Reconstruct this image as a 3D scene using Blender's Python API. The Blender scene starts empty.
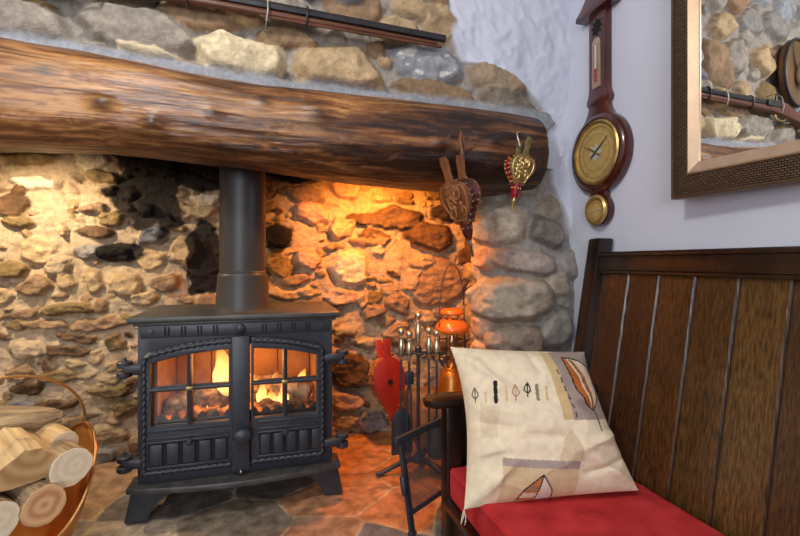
import bpy, bmesh, math, random
import numpy as np
from mathutils import Vector, Matrix, Euler
random.seed(7); rng = np.random.default_rng(11)
SC = bpy.context.scene
COL = SC.collection
PI = math.pi

# ------------------------------------------------------------------ survey helpers
F = 450.0; HY = 262.0; H = 0.805; TH = math.atan(130/450)
CT, ST = math.cos(TH), math.sin(TH)
def ray(px, py):
    a = (px-400)/F
    return (a*CT+ST, -a*ST+CT, (HY-py)/F)
def onY(px, py, y):
    d = ray(px, py); t = y/d[1]; return Vector((d[0]*t, y, H+d[2]*t))
def onX(px, py, x):
    d = ray(px, py); t = x/d[0]; return Vector((x, d[1]*t, H+d[2]*t))

def lin(r, g, b):
    f = lambda v: (v/255/12.92) if v/255 <= .04045 else ((v/255+.055)/1.055)**2.4
    return (f(r), f(g), f(b))

# ------------------------------------------------------------------ noise
def _h(ix, iy, iz):
    n = (ix.astype(np.int64)*374761393 + iy.astype(np.int64)*668265263 + iz.astype(np.int64)*2147483647) & 0xFFFFFFFF
    n = ((n ^ (n >> 13))*1274126177) & 0xFFFFFFFF
    n = n ^ (n >> 16)
    return (n & 0xFFFF)/65535.0
def vnoise(x, y, z=0.0):
    x = np.asarray(x, float); y = np.asarray(y, float); z = np.zeros_like(x)+z
    ix, iy, iz = np.floor(x), np.floor(y), np.floor(z)
    fx, fy, fz = x-ix, y-iy, z-iz
    fx = fx*fx*(3-2*fx); fy = fy*fy*(3-2*fy); fz = fz*fz*(3-2*fz)
    r = 0
    for dx in (0, 1):
        for dy in (0, 1):
            for dz in (0, 1):
                w = (fx if dx else 1-fx)*(fy if dy else 1-fy)*(fz if dz else 1-fz)
                r = r + w*_h(ix+dx, iy+dy, iz+dz)
    return r*2-1
def fbm(x, y, z=0.0, o=4):
    a, s, t = 1.0, 0.0, 0.0
    for i in range(o):
        s = s + a*vnoise(np.asarray(x)*2**i+17.3*i, np.asarray(y)*2**i+9.1*i, np.asarray(z)*2**i); t += a; a *= .5
    return s/t
def sstep(a, b, x):
    t = np.clip((x-a)/(b-a), 0, 1); return t*t*(3-2*t)

# ------------------------------------------------------------------ materials
def mat(name, base, rough=.6, metal=0., col2=None, scale=12., stretch=(1, 1, 1), var=.2, bump=0., bscale=80., bstretch=None,
        attr=False, spec=.5, coat=0., emit=None, estr=0., detail=6., lo=.35, hi=.65, bdist=.01):
    m = bpy.data.materials.new(name); m.use_nodes = True
    nt = m.node_tree; N = nt.nodes; L = nt.links
    b = N['Principled BSDF']
    b.inputs['Roughness'].default_value = rough; b.inputs['Metallic'].default_value = metal
    b.inputs['Specular IOR Level'].default_value = spec; b.inputs['Coat Weight'].default_value = coat
    b.inputs['Coat Roughness'].default_value = .12
    tc = N.new('ShaderNodeTexCoord'); mp = N.new('ShaderNodeMapping'); mp.inputs['Scale'].default_value = stretch
    L.new(tc.outputs['Object'], mp.inputs['Vector'])
    no = N.new('ShaderNodeTexNoise'); no.inputs['Scale'].default_value = scale; no.inputs['Detail'].default_value = detail
    L.new(mp.outputs[0], no.inputs['Vector'])
    rp = N.new('ShaderNodeValToRGB'); rp.color_ramp.elements[0].position = lo; rp.color_ramp.elements[1].position = hi
    L.new(no.outputs['Fac'], rp.inputs[0])
    if attr:
        rp.color_ramp.elements[0].color = (1-var,)*3+(1,); rp.color_ramp.elements[1].color = (1+var*.6,)*3+(1,)
        at = N.new('ShaderNodeAttribute'); at.attribute_name = 'Col'
        mx = N.new('ShaderNodeMix'); mx.data_type = 'RGBA'; mx.blend_type = 'MULTIPLY'; L.new(at.outputs['Alpha'], mx.inputs[0])
        L.new(at.outputs['Color'], mx.inputs[6]); L.new(rp.outputs[0], mx.inputs[7])
        L.new(mx.outputs[2], b.inputs['Base Color'])
    else:
        c1 = base; c2 = col2 or tuple(min(1, v*(1+var)) for v in base)
        if not col2: c1 = tuple(v*(1-var) for v in base)
        rp.color_ramp.elements[0].color = (*c1, 1); rp.color_ramp.elements[1].color = (*c2, 1)
        L.new(rp.outputs[0], b.inputs['Base Color'])
    if bump:
        mb = N.new('ShaderNodeMapping'); mb.inputs['Scale'].default_value = bstretch or stretch
        L.new(tc.outputs['Object'], mb.inputs['Vector'])
        n2 = N.new('ShaderNodeTexNoise'); n2.inputs['Scale'].default_value = bscale; n2.inputs['Detail'].default_value = 5
        L.new(mb.outputs[0], n2.inputs['Vector'])
        bp = N.new('ShaderNodeBump'); bp.inputs['Strength'].default_value = bump; bp.inputs['Distance'].default_value = bdist
        if attr:
            mu = N.new('ShaderNodeMath'); mu.operation = 'MULTIPLY'; mu.inputs[1].default_value = bump; L.new(at.outputs['Alpha'], mu.inputs[0]); L.new(mu.outputs[0], bp.inputs['Strength'])
        L.new(n2.outputs['Fac'], bp.inputs['Height']); L.new(bp.outputs[0], b.inputs['Normal'])
    if emit:
        b.inputs['Emission Color'].default_value = (*emit, 1); b.inputs['Emission Strength'].default_value = estr
    return m

MT = dict(
    stone=mat('stone_masonry', (0, 0, 0), .9, attr=True, scale=50, var=.22, bump=.5, bscale=110, bdist=.012, spec=.25),
    greystone=mat('grey_masonry', (0, 0, 0), .8, attr=True, scale=60, var=.18, bump=.45, bscale=150, bdist=.008, spec=.3),
    hearth=mat('hearth_slate', (0, 0, 0), .55, attr=True, scale=22, var=.4, bump=.4, bscale=60, bdist=.008, spec=.4),
    plaster=mat('white_plaster', lin(202, 205, 219), .85, var=.02, scale=6, bump=.12, bscale=14, bdist=.01, spec=.2),
    ceiling=mat('ceiling_paint', lin(225, 222, 218), .9, var=.02),
    floorw=mat('floor_boards', lin(88, 66, 50), .5, var=.3, scale=8, stretch=(6, 1, 1)),
    beam=mat('old_timber', (0, 0, 0), .36, attr=True, scale=26, stretch=(.10, 1, 1), var=.45, bump=.5, bscale=70, bstretch=(.08, 1, 1), bdist=.01, spec=.55),
    iron=mat('cast_iron', lin(46, 48, 55), .42, var=.15, scale=40, bump=.12, bscale=300, bdist=.003, spec=.5),
    ironlite=mat('pale_cast_iron', lin(66, 64, 62), .42, var=.3, scale=25, bump=.1, bscale=250, bdist=.003, spec=.5),  # lighter, warmer iron for the top plate and ash ledge
    black=mat('black_void', lin(10, 9, 9), .8, var=.1),
    pipe=mat('flue_paint', lin(54, 49, 46), .45, var=.12, scale=8, stretch=(1, 1, .3), bump=.05, bscale=120, bdist=.003),
    brick=mat('fire_brick', lin(190, 140, 95), .9, var=.25, scale=14, bump=.3, bscale=60),
    char=mat('charred_log', lin(120, 95, 75), .9, col2=lin(225, 205, 185), scale=30, bump=.6, bscale=60),
    brass=mat('aged_brass', lin(196, 164, 100), .32, metal=.8, var=.25, scale=30, bump=.08, bscale=120),
    brassdial=mat('brass_dial', lin(196, 164, 98), .4, metal=.25, var=.08, scale=60),
    goldwood=mat('gilt_board', lin(128, 112, 72), .42, metal=.6, var=.3, scale=60, bump=.4, bscale=160),
    steel=mat('dull_steel', lin(165, 155, 140), .33, metal=1., var=.15),
    nickel=mat('nickel_handle', lin(226, 212, 180), .28, metal=.9, var=.1),
    silver=mat('silvered', lin(215, 215, 205), .4, metal=.5, var=.05),
    copper=mat('copper', lin(214, 146, 74), .36, metal=.5, var=.18, scale=14, bump=.1, bscale=40),
    coppere=mat('copper_edge', lin(216, 160, 100), .3, metal=.9, var=.1),
    mahog=mat('mahogany', lin(44, 13, 10), .22, col2=lin(84, 28, 19), scale=9, stretch=(1, 3, .5), coat=.6),
    darkwood=mat('bench_oak', lin(20, 13, 11), .28, col2=lin(44, 27, 18), scale=14, stretch=(1, 1, .35), bump=.15, bscale=60, spec=.5),
    planks=mat('bench_plank', (0, 0, 0), .3, attr=True, scale=230, stretch=(1, 1, .035), var=.6, bump=.35, bscale=160, bstretch=(1, 1, .05), bdist=.003, spec=.6),
    redcloth=mat('red_velvet', lin(164, 36, 40), .85, col2=lin(200, 58, 58), scale=10, bump=.2, bscale=400, bdist=.002, spec=.2),
    pillow=mat('printed_cotton', (0, 0, 0), .9, attr=True, scale=50, var=.08, bump=.18, bscale=420, bdist=.002, spec=.15),
    leather=mat('oxblood_leather', lin(62, 24, 18), .4, col2=lin(98, 42, 30), scale=20, bump=.2, bscale=120),
    redleather=mat('red_leather', lin(128, 14, 26), .38, col2=lin(165, 26, 40), scale=20, bump=.15, bscale=120),
    tanleather=mat('tan_leather', lin(150, 100, 55), .6, var=.2, bump=.2),
    carvelight=mat('carved_relief', lin(150, 98, 58), .4, var=.2),
    carved=mat('carved_wood', lin(92, 52, 30), .4, col2=lin(138, 84, 50), scale=12, stretch=(3, 3, .6), bump=.2, bscale=60),
    redwood=mat('red_painted_wood', lin(146, 30, 16), .45, var=.1, scale=8, stretch=(4, 1, .5), bump=.1),
    frameouter=mat('bronze_moulding', lin(96, 76, 60), .4, metal=.6, var=.1),
    champagne=mat('champagne_moulding', lin(196, 168, 140), .38, metal=.7, var=.06, scale=30, stretch=(1, 1, 1)),
    orange=mat('orange_enamel', lin(214, 112, 42), .32, var=.1, coat=.3),
    tank=mat('brass_tank', lin(200, 135, 60), .34, metal=.7, var=.12),
    gunmetal=mat('gun_barrel', lin(72, 70, 72), .35, metal=.8, var=.15),
    gunwood=mat('gun_stock', lin(92, 54, 36), .4, var=.25, scale=14, stretch=(.3, 3, 3)),
    wire=mat('galvanised_wire', lin(170, 165, 150), .4, metal=.6, var=.1),
    bristle=mat('brush_bristle', lin(90, 84, 74), .9, var=.3, scale=60, stretch=(4, 4, .3)),
    bark=mat('bark', lin(122, 100, 74), .9, col2=lin(186, 158, 118), scale=14, stretch=(4, 4, .5), bump=.8, bscale=40, bstretch=(3, 3, .5), bdist=.015),
    splitw=mat('split_wood', lin(176, 142, 96), .85, col2=lin(214, 184, 136), scale=12, stretch=(5, 5, .4), bump=.4, bscale=50, bstretch=(4, 4, .3)),
    bone=mat('bone', lin(214, 200, 176), .6, var=.12),
    shield=mat('oak_plaque', lin(104, 78, 48), .4, var=.2),
    bulbhousing=mat('lamp_housing', lin(30, 30, 30), .5),
)
def grain(name, c1, c2, cx, cz, freq):
    m = bpy.data.materials.new(name); m.use_nodes = True; nt = m.node_tree; N = nt.nodes; L = nt.links; b = N['Principled BSDF']
    b.inputs['Roughness'].default_value = .85
    tc = N.new('ShaderNodeTexCoord'); mp = N.new('ShaderNodeMapping'); mp.inputs['Location'].default_value = (cx, cz, 0); mp.inputs['Scale'].default_value = (1, 1, 0)
    w = N.new('ShaderNodeTexWave'); w.wave_type = 'RINGS'; w.rings_direction = 'SPHERICAL'; w.inputs['Scale'].default_value = freq
    w.inputs['Distortion'].default_value = 2.5; w.inputs['Detail'].default_value = 3; w.inputs['Detail Scale'].default_value = 2
    r = N.new('ShaderNodeValToRGB'); r.color_ramp.elements[0].color = (*c1, 1); r.color_ramp.elements[1].color = (*c2, 1)
    L.new(tc.outputs['Object'], mp.inputs[0]); L.new(mp.outputs[0], w.inputs['Vector']); L.new(w.outputs['Fac'], r.inputs[0]); L.new(r.outputs[0], b.inputs['Base Color'])
    return m
MT['endpale'] = grain('pale_end_grain', lin(226, 204, 170), lin(236, 216, 186), .01, .005, 14)
MT['endred'] = grain('ruddy_end_grain', lin(196, 138, 92), lin(224, 178, 130), 0, .004, 12)
MT['endsplit'] = grain('split_end_grain', lin(176, 132, 84), lin(204, 164, 114), .03, .05, 9)

def weave_mat():
    m = bpy.data.materials.new('woven_frame'); m.use_nodes = True; nt = m.node_tree; N = nt.nodes; L = nt.links; b = N['Principled BSDF']
    b.inputs['Roughness'].default_value = .4; b.inputs['Metallic'].default_value = .35
    tc = N.new('ShaderNodeTexCoord'); sp = N.new('ShaderNodeSeparateXYZ'); L.new(tc.outputs['Object'], sp.inputs[0])
    cb = N.new('ShaderNodeCombineXYZ'); L.new(sp.outputs['Y'], cb.inputs[0]); L.new(sp.outputs['Z'], cb.inputs[1])
    br = N.new('ShaderNodeTexBrick'); br.inputs['Scale'].default_value = 1; br.inputs['Brick Width'].default_value = .011; br.inputs['Row Height'].default_value = .0055
    br.inputs['Mortar Size'].default_value = .0014; br.inputs['Mortar Smooth'].default_value = .6
    br.inputs['Color1'].default_value = (*lin(122, 98, 78), 1); br.inputs['Color2'].default_value = (*lin(98, 78, 62), 1); br.inputs['Mortar'].default_value = (*lin(30, 22, 20), 1)
    L.new(cb.outputs[0], br.inputs['Vector']); L.new(br.outputs['Color'], b.inputs['Base Color'])
    bp = N.new('ShaderNodeBump'); bp.invert = True; bp.inputs['Distance'].default_value = .003; L.new(br.outputs['Fac'], bp.inputs['Height']); L.new(bp.outputs[0], b.inputs['Normal'])
    return m
MT['weave'] = weave_mat()
def simple(name, build):
    m = bpy.data.materials.new(name); m.use_nodes = True; nt = m.node_tree; nt.nodes.clear()
    o = nt.nodes.new('ShaderNodeOutputMaterial'); s = build(nt.nodes, nt.links); nt.links.new(s.outputs[0], o.inputs['Surface']); return m
def _mir(N, L):
    g = N.new('ShaderNodeBsdfGlossy'); g.inputs['Color'].default_value = (.9, .91, .92, 1); g.inputs['Roughness'].default_value = .0; return g
MT['mirror'] = simple('mirror_silver', _mir)
def _gl(N, L):
    t = N.new('ShaderNodeBsdfTransparent'); t.inputs[0].default_value = (.93, .9, .85, 1); g = N.new('ShaderNodeBsdfGlossy'); g.inputs['Roughness'].default_value = .08
    mx = N.new('ShaderNodeMixShader'); mx.inputs[0].default_value = .07
    L.new(t.outputs[0], mx.inputs[1]); L.new(g.outputs[0], mx.inputs[2]); return mx
MT['glass'] = simple('pane_glass', _gl)
def flame_mat():
    def f(N, L):
        e = N.new('ShaderNodeEmission'); a = N.new('ShaderNodeAttribute'); a.attribute_name = 'Col'
        L.new(a.outputs['Color'], e.inputs[0]); e.inputs[1].default_value = 1.6
        t = N.new('ShaderNodeBsdfTransparent'); mx = N.new('ShaderNodeMixShader')
        L.new(a.outputs['Alpha'], mx.inputs[0]); L.new(t.outputs[0], mx.inputs[1]); L.new(e.outputs[0], mx.inputs[2]); return mx
    return simple('flame', f)
MT['flame'] = flame_mat()
def ember_mat():
    def f(N, L):
        b = N.new('ShaderNodeBsdfPrincipled'); tc = N.new('ShaderNodeTexCoord'); n = N.new('ShaderNodeTexNoise'); n.inputs['Scale'].default_value = 16; n.inputs['Detail'].default_value = 4
        L.new(tc.outputs['Object'], n.inputs['Vector'])
        r = N.new('ShaderNodeValToRGB'); e = r.color_ramp.elements; e[0].position = .50; e[0].color = (0, 0, 0, 1); e[1].position = .68; e[1].color = (1, .22, .03, 1)
        L.new(n.outputs['Fac'], r.inputs[0]); L.new(r.outputs[0], b.inputs['Emission Color']); b.inputs['Emission Strength'].default_value = 1.6
        b.inputs['Base Color'].default_value = (*lin(128, 108, 96), 1); b.inputs['Roughness'].default_value = .95; return b
    return simple('embers', f)
MT['ember'] = ember_mat()
def lampmat(name, c, s):
    def f(N, L):
        e = N.new('ShaderNodeEmission'); e.inputs[0].default_value = (*c, 1); e.inputs[1].default_value = s; return e
    return simple(name, f)

# ------------------------------------------------------------------ mesh builder
class MB:
    def __init__(s): s.v = []; s.f = []; s.c = None
    def add(s, vs, fs, m=None):
        o = len(s.v)
        s.v += [tuple(m @ Vector(p)) if m is not None else tuple(p) for p in vs]
        s.f += [tuple(i+o for i in f) for f in fs]; return s
    def box(s, x0, x1, y0, y1, z0, z1, bev=0., m=None, seg=2):
        bm = bmesh.new(); bmesh.ops.create_cube(bm, size=1)
        for v in bm.verts: v.co = Vector(((x0+x1)/2+v.co.x*(x1-x0), (y0+y1)/2+v.co.y*(y1-y0), (z0+z1)/2+v.co.z*(z1-z0)))
        if bev: bmesh.ops.bevel(bm, geom=bm.edges[:], offset=bev, segments=seg, profile=.5, affect='EDGES')
        return s.bm(bm, m)
    def bm(s, bm, m=None):
        bm.verts.index_update(); s.add([v.co[:] for v in bm.verts], [[v.index for v in f.verts] for f in bm.faces], m); bm.free(); return s
    def sphere(s, c, r, sc=(1, 1, 1), u=16, v=10, m=None):
        bm = bmesh.new(); bmesh.ops.create_uvsphere(bm, u_segments=u, v_segments=v, radius=1)
        for q in bm.verts: q.co = Vector((c[0]+q.co.x*r*sc[0], c[1]+q.co.y*r*sc[1], c[2]+q.co.z*r*sc[2]))
        return s.bm(bm, m)
    def lathe(s, prof, seg=24, c=(0, 0, 0), m=None, cap=True):
        vs = []; fs = []
        for r, z in prof:
            for k in range(seg):
                a = 2*PI*k/seg; vs.append((c[0]+r*math.cos(a), c[1]+r*math.sin(a), c[2]+z))
        for i in range(len(prof)-1):
            for k in range(seg):
                k2 = (k+1) % seg; fs.append((i*seg+k, i*seg+k2, (i+1)*seg+k2, (i+1)*seg+k))
        if cap: fs.append(tuple(range(seg))[::-1]); fs.append(tuple((len(prof)-1)*seg+k for k in range(seg)))
        return s.add(vs, fs, m)
    def tube(s, path, r, seg=8, closed=False, m=None, rope=None):
        P = [Vector(p) for p in path]; n = len(P); vs = []; fs = []; L = 0.
        up = None
        for i, p in enumerate(P):
            if closed: t = P[(i+1) % n]-P[i-1]
            else: t = P[min(i+1, n-1)]-P[max(i-1, 0)]
            if t.length < 1e-9: t = Vector((0, 0, 1))
            t.normalize()
            if up is None: up = Vector((0, 0, 1)) if abs(t.z) < .9 else Vector((1, 0, 0))
            a = t.cross(up); 
            if a.length < 1e-5: a = t.orthogonal()
            a.normalize(); b = a.cross(t); up = b
            if i: L += (p-P[i-1]).length
            rr = r[i] if isinstance(r, (list, tuple)) else r
            for k in range(seg):
                an = 2*PI*k/seg; q = rr
                if rope: q = rr*(1+.34*math.cos(2*an+L*rope))
                vs.append(p+a*(q*math.cos(an))+b*(q*math.sin(an)))
        m_ = n if closed else n-1
        for i in range(m_):
            j = (i+1) % n
            for k in range(seg):
                k2 = (k+1) % seg; fs.append((i*seg+k, i*seg+k2, j*seg+k2, j*seg+k))
        if not closed: fs.append(tuple(range(seg))[::-1]); fs.append(tuple((n-1)*seg+k for k in range(seg)))
        return s.add(vs, fs, m)
    def plate(s, outlines, th, bev=0., m=None):
        """outlines in xy (first outer, others holes), thickness th along +z from 0"""
        cu = bpy.data.curves.new('tmp', 'CURVE'); cu.dimensions = '2D'; cu.fill_mode = 'BOTH'
        cu.extrude = max(th/2-bev, 1e-5); cu.bevel_depth = bev; cu.bevel_resolution = 1; cu.offset = -bev
        for ol in outlines:
            sp = cu.splines.new('POLY'); sp.points.add(len(ol)-1); sp.use_cyclic_u = True
            for q, p in zip(sp.points, ol): q.co = (p[0], p[1], 0, 1)
        ob = bpy.data.objects.new('tmp', cu); me = ob.to_mesh()
        T = Matrix.Translation((0, 0, th/2))
        s.add([T @ v.co for v in me.vertices], [tuple(p.vertices) for p in me.polygons], m)
        ob.to_mesh_clear(); bpy.data.objects.remove(ob); bpy.data.curves.remove(cu); return s
    def grid(s, P, flip=False):
        nv, ns = P.shape[:2]; o = len(s.v)
        s.v += [tuple(p) for p in P.reshape(-1, 3)]
        for i in range(nv-1):
            for j in range(ns-1):
                a = o+i*ns+j; q = (a, a+1, a+ns+1, a+ns); s.f.append(q[::-1] if flip else q)
        return s
    def build(s, name, material, parent=None, world=False, smooth=40, kind=None, label=None, col=None):
        me = bpy.data.meshes.new(name); me.from_pydata(s.v, [], s.f); me.update()
        bm = bmesh.new(); bm.from_mesh(me); 
        if col is None: bmesh.ops.remove_doubles(bm, verts=bm.verts, dist=1e-6); bmesh.ops.recalc_face_normals(bm, faces=bm.faces)
        bm.to_mesh(me); bm.free()
        if smooth:
            me.polygons.foreach_set('use_smooth', [True]*len(me.polygons))
            if smooth < 180: me.set_sharp_from_angle(angle=math.radians(smooth))
        if col is not None:
            at = me.color_attributes.new('Col', 'FLOAT_COLOR', 'POINT')
            c = np.ones((len(me.vertices), 4), np.float32); c[:, :col.shape[1]] = col; at.data.foreach_set('color', c.ravel())
        if world and parent:
            inv = xform(parent).inverted(); me.transform(inv)
        me.materials.append(material)
        ob = bpy.data.objects.new(name, me); COL.objects.link(ob)
        if parent: ob.parent = parent
        if kind: ob['kind'] = kind
        if label: ob['label'] = label
        return ob
def xform(o):
    m = o.matrix_basis.copy()
    while o.parent: o = o.parent; m = o.matrix_basis @ m
    return m
def thing(name, label, cat, loc=(0, 0, 0), rot=None, group=None):
    o = bpy.data.objects.new(name, None); o.empty_display_size = .05; COL.objects.link(o); o.location = loc
    if isinstance(rot, Matrix): o.rotation_euler = rot.to_euler()
    elif rot: o.rotation_euler = rot
    o['label'] = label; o['category'] = cat
    if group: o['group'] = group
    return o
def tag(o, label, cat, group=None):
    o['label'] = label; o['category'] = cat
    if group: o['group'] = group
    return o
def frame(x, z=None, y=None):
    """rotation matrix columns"""
    x = Vector(x).normalized(); z = Vector(z); z = (z-x*z.dot(x)).normalized(); y = z.cross(x)
    return Matrix((x, y, z)).transposed()
RXZ = Matrix(((1, 0, 0, 0), (0, 0, -1, 0), (0, 1, 0, 0), (0, 0, 0, 1)))   # plate xy -> xz, +z -> -y

# ------------------------------------------------------------------ masonry
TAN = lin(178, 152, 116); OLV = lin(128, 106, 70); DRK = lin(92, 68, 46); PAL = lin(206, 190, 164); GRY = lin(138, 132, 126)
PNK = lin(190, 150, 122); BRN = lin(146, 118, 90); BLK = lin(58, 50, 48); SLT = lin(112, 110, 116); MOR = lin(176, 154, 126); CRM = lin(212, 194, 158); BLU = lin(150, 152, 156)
def masonry(name, mapfn, s0, s1, v0, v1, res, stones, mortar, material, fills=(), post=None, rough=.006, hbase=.010, seed=0, strat=.0, flip=False, poly=True, smear=0., warp=.016, crev=.0, fillcols=(TAN, OLV, BRN, DRK, BRN)):
    ns = int((s1-s0)/res)+1; nv = int((v1-v0)/res)+1
    S, V = np.meshgrid(np.linspace(s0, s1, ns), np.linspace(v0, v1, nv))
    Hh = hbase*fbm(S*5, V*5, seed+.5) + .004*fbm(S*30, V*30, seed+3.3, 3)
    C = np.array(mortar)[None, None]*(1+.22*fbm(S*14, V*14, seed+7.7)[..., None])
    cov = np.zeros_like(S, bool); best = np.full_like(S, -1.)
    ws = S+warp*fbm(S*13, V*13, seed+21, 4); wv = V+.75*warp*fbm(S*13, V*16, seed+43, 4); cr = np.zeros_like(S); ex = np.zeros_like(S); isx = True
    r = np.random.default_rng(seed+5)
    def put(cs, cv, rs, rv, ang, col, h, p=2.8):
        R = max(rs, rv)*1.35
        j0, j1 = np.searchsorted(S[0], [cs-R, cs+R]); i0, i1 = np.searchsorted(V[:, 0], [cv-R, cv+R])
        if j1-j0 < 2 or i1-i0 < 2: return
        sl = (slice(i0, i1), slice(j0, j1))
        dx = ws[sl]-cs; dy = wv[sl]-cv; c, s = math.cos(ang), math.sin(ang)
        X = (dx*c+dy*s)/rs; Y = (-dx*s+dy*c)/rv
        if poly:
            m = int(r.integers(5, 8)); a0 = r.uniform(0, 6.28); d = 0
            for q in range(m):
                th = a0+2*PI*q/m+r.uniform(-.3, .3); d = d+np.clip((X*math.cos(th)+Y*math.sin(th))/r.uniform(.80, .98), 0, 9)**9
            d = d**(1/9)
        else: d = (np.abs(X)**p+np.abs(Y)**p)**(1/p)
        k = r.uniform(0, 50)
        tlt = r.uniform(-.25, .25)*X+r.uniform(-.1, .5)*Y
        fac = fbm(S[sl]*16, V[sl]*16+k, k, 3)
        pr = h*(1-sstep(.70 if poly else .6, 1.05, d))*(.8+.3*fac+.4*tlt)
        up = (pr > best[sl]) & (d < 1.06)
        tone = 1+.32*fac+.22*fbm(S[sl]*50, V[sl]*(50+strat*60), k+3, 2)
        cc = np.array(col)[None, None]*tone[..., None]
        edge = sstep(.9, 1.03, d)[..., None]
        cc = cc*(1-edge)+C[sl]*edge
        if isx: ex[sl] = np.maximum(ex[sl], 1-sstep(.9, 1.0, d))
        if crev: cr[sl] = np.maximum(cr[sl], sstep(1.28, 1.06, d)*sstep(.15, -.35, Y)*sstep(-.25, .25, fac))
        best[sl] = np.where(up, pr, best[sl]); C[sl] = np.where(up[..., None], cc, C[sl]); cov[sl] |= d < .92
    for st in stones: put(*st)
    isx = False
    for n, r0, r1, asp, h in fills:
        for _ in range(n):
            cs = r.uniform(s0, s1); cv = r.uniform(v0, v1); rs = r.uniform(r0, r1); rv = rs*r.uniform(asp, 1.)
            j0, j1 = np.searchsorted(S[0], [cs-rs, cs+rs]); i0, i1 = np.searchsorted(V[:, 0], [cv-rv, cv+rv])
            w = cov[i0:i1, j0:j1]
            if w.size == 0 or w.mean() > (.12 if isx is False and rs < .08 else .2): continue
            put(cs, cv, rs, rv, r.uniform(-.25, .25), fillcols[r.integers(len(fillcols))], h*r.uniform(.6, 1.1))
    on = best > 0
    Hh = np.where(on, Hh*.5+best, Hh-crev*cr)
    if smear:
        sm = smear*sstep(.04, .34, fbm(S*4.2, V*4.2, seed+60, 4)+.12*fbm(S*30, V*30, seed+70, 2))*(1-.8*ex)
        sh = hbase*fbm(S*4, V*4, seed+61, 3)+.022
        Hh = Hh*(1-sm)+sh*sm; C = C*(1-sm[..., None]*.85)+np.array(mortar)*(1+.16*fbm(S*10, V*10, seed+66)[..., None])*sm[..., None]*.85
        on = on & (sm < .5)
    Hh = Hh+np.where(on, rough, rough*.5)*fbm(S*22, V*(22+strat*50), seed+1.7, 4)
    al = np.ones_like(S)
    if post:
        q = post(S, V, Hh, C, on); Hh, C = q[:2]
        if len(q) > 2: al = q[2]
    P, Nn = mapfn(S, V); P = P+Nn*Hh[..., None]
    mb = MB(); mb.grid(P, flip)
    return mb.build(name, material, kind='structure', smooth=180, col=np.concatenate([np.clip(C, .004, .95), al[..., None]], -1).reshape(-1, 4))
def px_stones(lst, plane, h, ax=0):
    out = []
    for e in lst:
        cx, cy, rx, ry, ang, col = e[:6]; hh = e[6] if len(e) > 6 else h
        c = plane(cx, cy); u = plane(cx+1, cy)-c; w = plane(cx, cy+1)-c
        su = abs(u[ax]); sv = abs(w[2])
        # ellipse axis direction in plane (px y is down)
        t = math.atan2(-math.sin(math.radians(ang))*sv, math.cos(math.radians(ang))*su)+math.atan2(u[2], su)
        out.append((c[ax], c[2], rx*su, ry*sv, t, col, hh))
    return out

YB = 2.10; XS = .97; YC = 1.50
back = [(32,161,28,9,-3,OLV,.06),(75,151,26,5,0,TAN),(95,162,20,12,5,PAL),(40,184,28,8,0,PAL),(103,177,18,7,10,OLV),(106,190,13,7,5,TAN),(20,223,19,8,5,OLV,.06),
 (93,207,14,6,0,BRN),(110,217,14,9,-10,OLV),(95,231,20,6,0,DRK),(62,232,6,9,0,TAN),(90,250,19,8,0,GRY),(150,237,17,10,-8,SLT),(118,253,22,11,5,BLK),(196,213,26,10,-4,TAN,.06),
 (205,199,16,6,0,PAL),(174,230,15,5,5,BRN),(184,252,15,17,0,TAN),(12,270,18,9,-12,OLV,.06),(35,284,17,11,-12,BRN),(58,268,14,15,0,MOR),(95,280,13,15,0,TAN),(126,285,17,15,-15,TAN),
 (72,308,33,7,-3,OLV,.06),(45,323,28,6,2,BRN),(100,322,31,8,-8,BRN),(80,336,27,6,4,DRK),(70,351,27,7,2,DRK),(117,340,11,9,0,OLV),(77,364,14,5,-5,TAN),(97,356,8,8,0,TAN),(25,352,20,12,0,MOR),
 (22,371,14,9,0,BRN),(60,376,24,9,0,OLV),(30,388,18,8,0,DRK),(110,390,25,8,-6,OLV),(60,403,27,6,-3,DRK),(74,419,19,7,-14,BRN),(110,432,25,9,5,TAN),(127,406,14,8,0,OLV),(105,456,16,9,0,GRY),
 (135,442,8,9,0,BRN),(20,405,22,6,0,SLT),(30,425,22,10,0,BRN),(145,300,20,8,0,TAN),(165,285,18,10,0,BRN),(205,265,14,30,0,DRK,.01),
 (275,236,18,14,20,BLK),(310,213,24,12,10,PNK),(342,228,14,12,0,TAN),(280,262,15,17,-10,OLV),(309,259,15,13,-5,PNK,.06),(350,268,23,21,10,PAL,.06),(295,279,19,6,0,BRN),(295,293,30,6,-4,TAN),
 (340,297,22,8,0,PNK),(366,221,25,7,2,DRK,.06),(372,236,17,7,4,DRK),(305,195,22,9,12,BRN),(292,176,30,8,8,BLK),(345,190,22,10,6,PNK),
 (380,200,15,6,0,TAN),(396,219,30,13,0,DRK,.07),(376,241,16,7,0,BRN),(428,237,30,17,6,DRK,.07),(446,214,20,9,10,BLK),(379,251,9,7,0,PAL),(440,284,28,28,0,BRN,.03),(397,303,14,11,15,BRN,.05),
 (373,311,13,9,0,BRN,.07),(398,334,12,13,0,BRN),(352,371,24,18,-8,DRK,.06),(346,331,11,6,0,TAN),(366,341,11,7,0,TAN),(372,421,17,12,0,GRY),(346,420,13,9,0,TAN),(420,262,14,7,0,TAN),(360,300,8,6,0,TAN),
 (262,330,10,9,0,TAN),(350,400,18,9,0,PNK),(410,380,20,22,0,TAN,.02)]
bstones = px_stones(back, lambda x, y: onY(x, y, YB), .048)
soot_shade = px_stones([(150,188,34,42,0,BLK),(200,180,24,18,0,BLK),(205,262,15,32,0,BLK),(278,238,16,12,0,BLK),(290,172,34,9,8,BLK),(125,252,22,9,0,BLK)], lambda x, y: onY(x, y, YB), 1)  # black sooting, plus the flue's shadow and a recess's shade painted in
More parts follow.
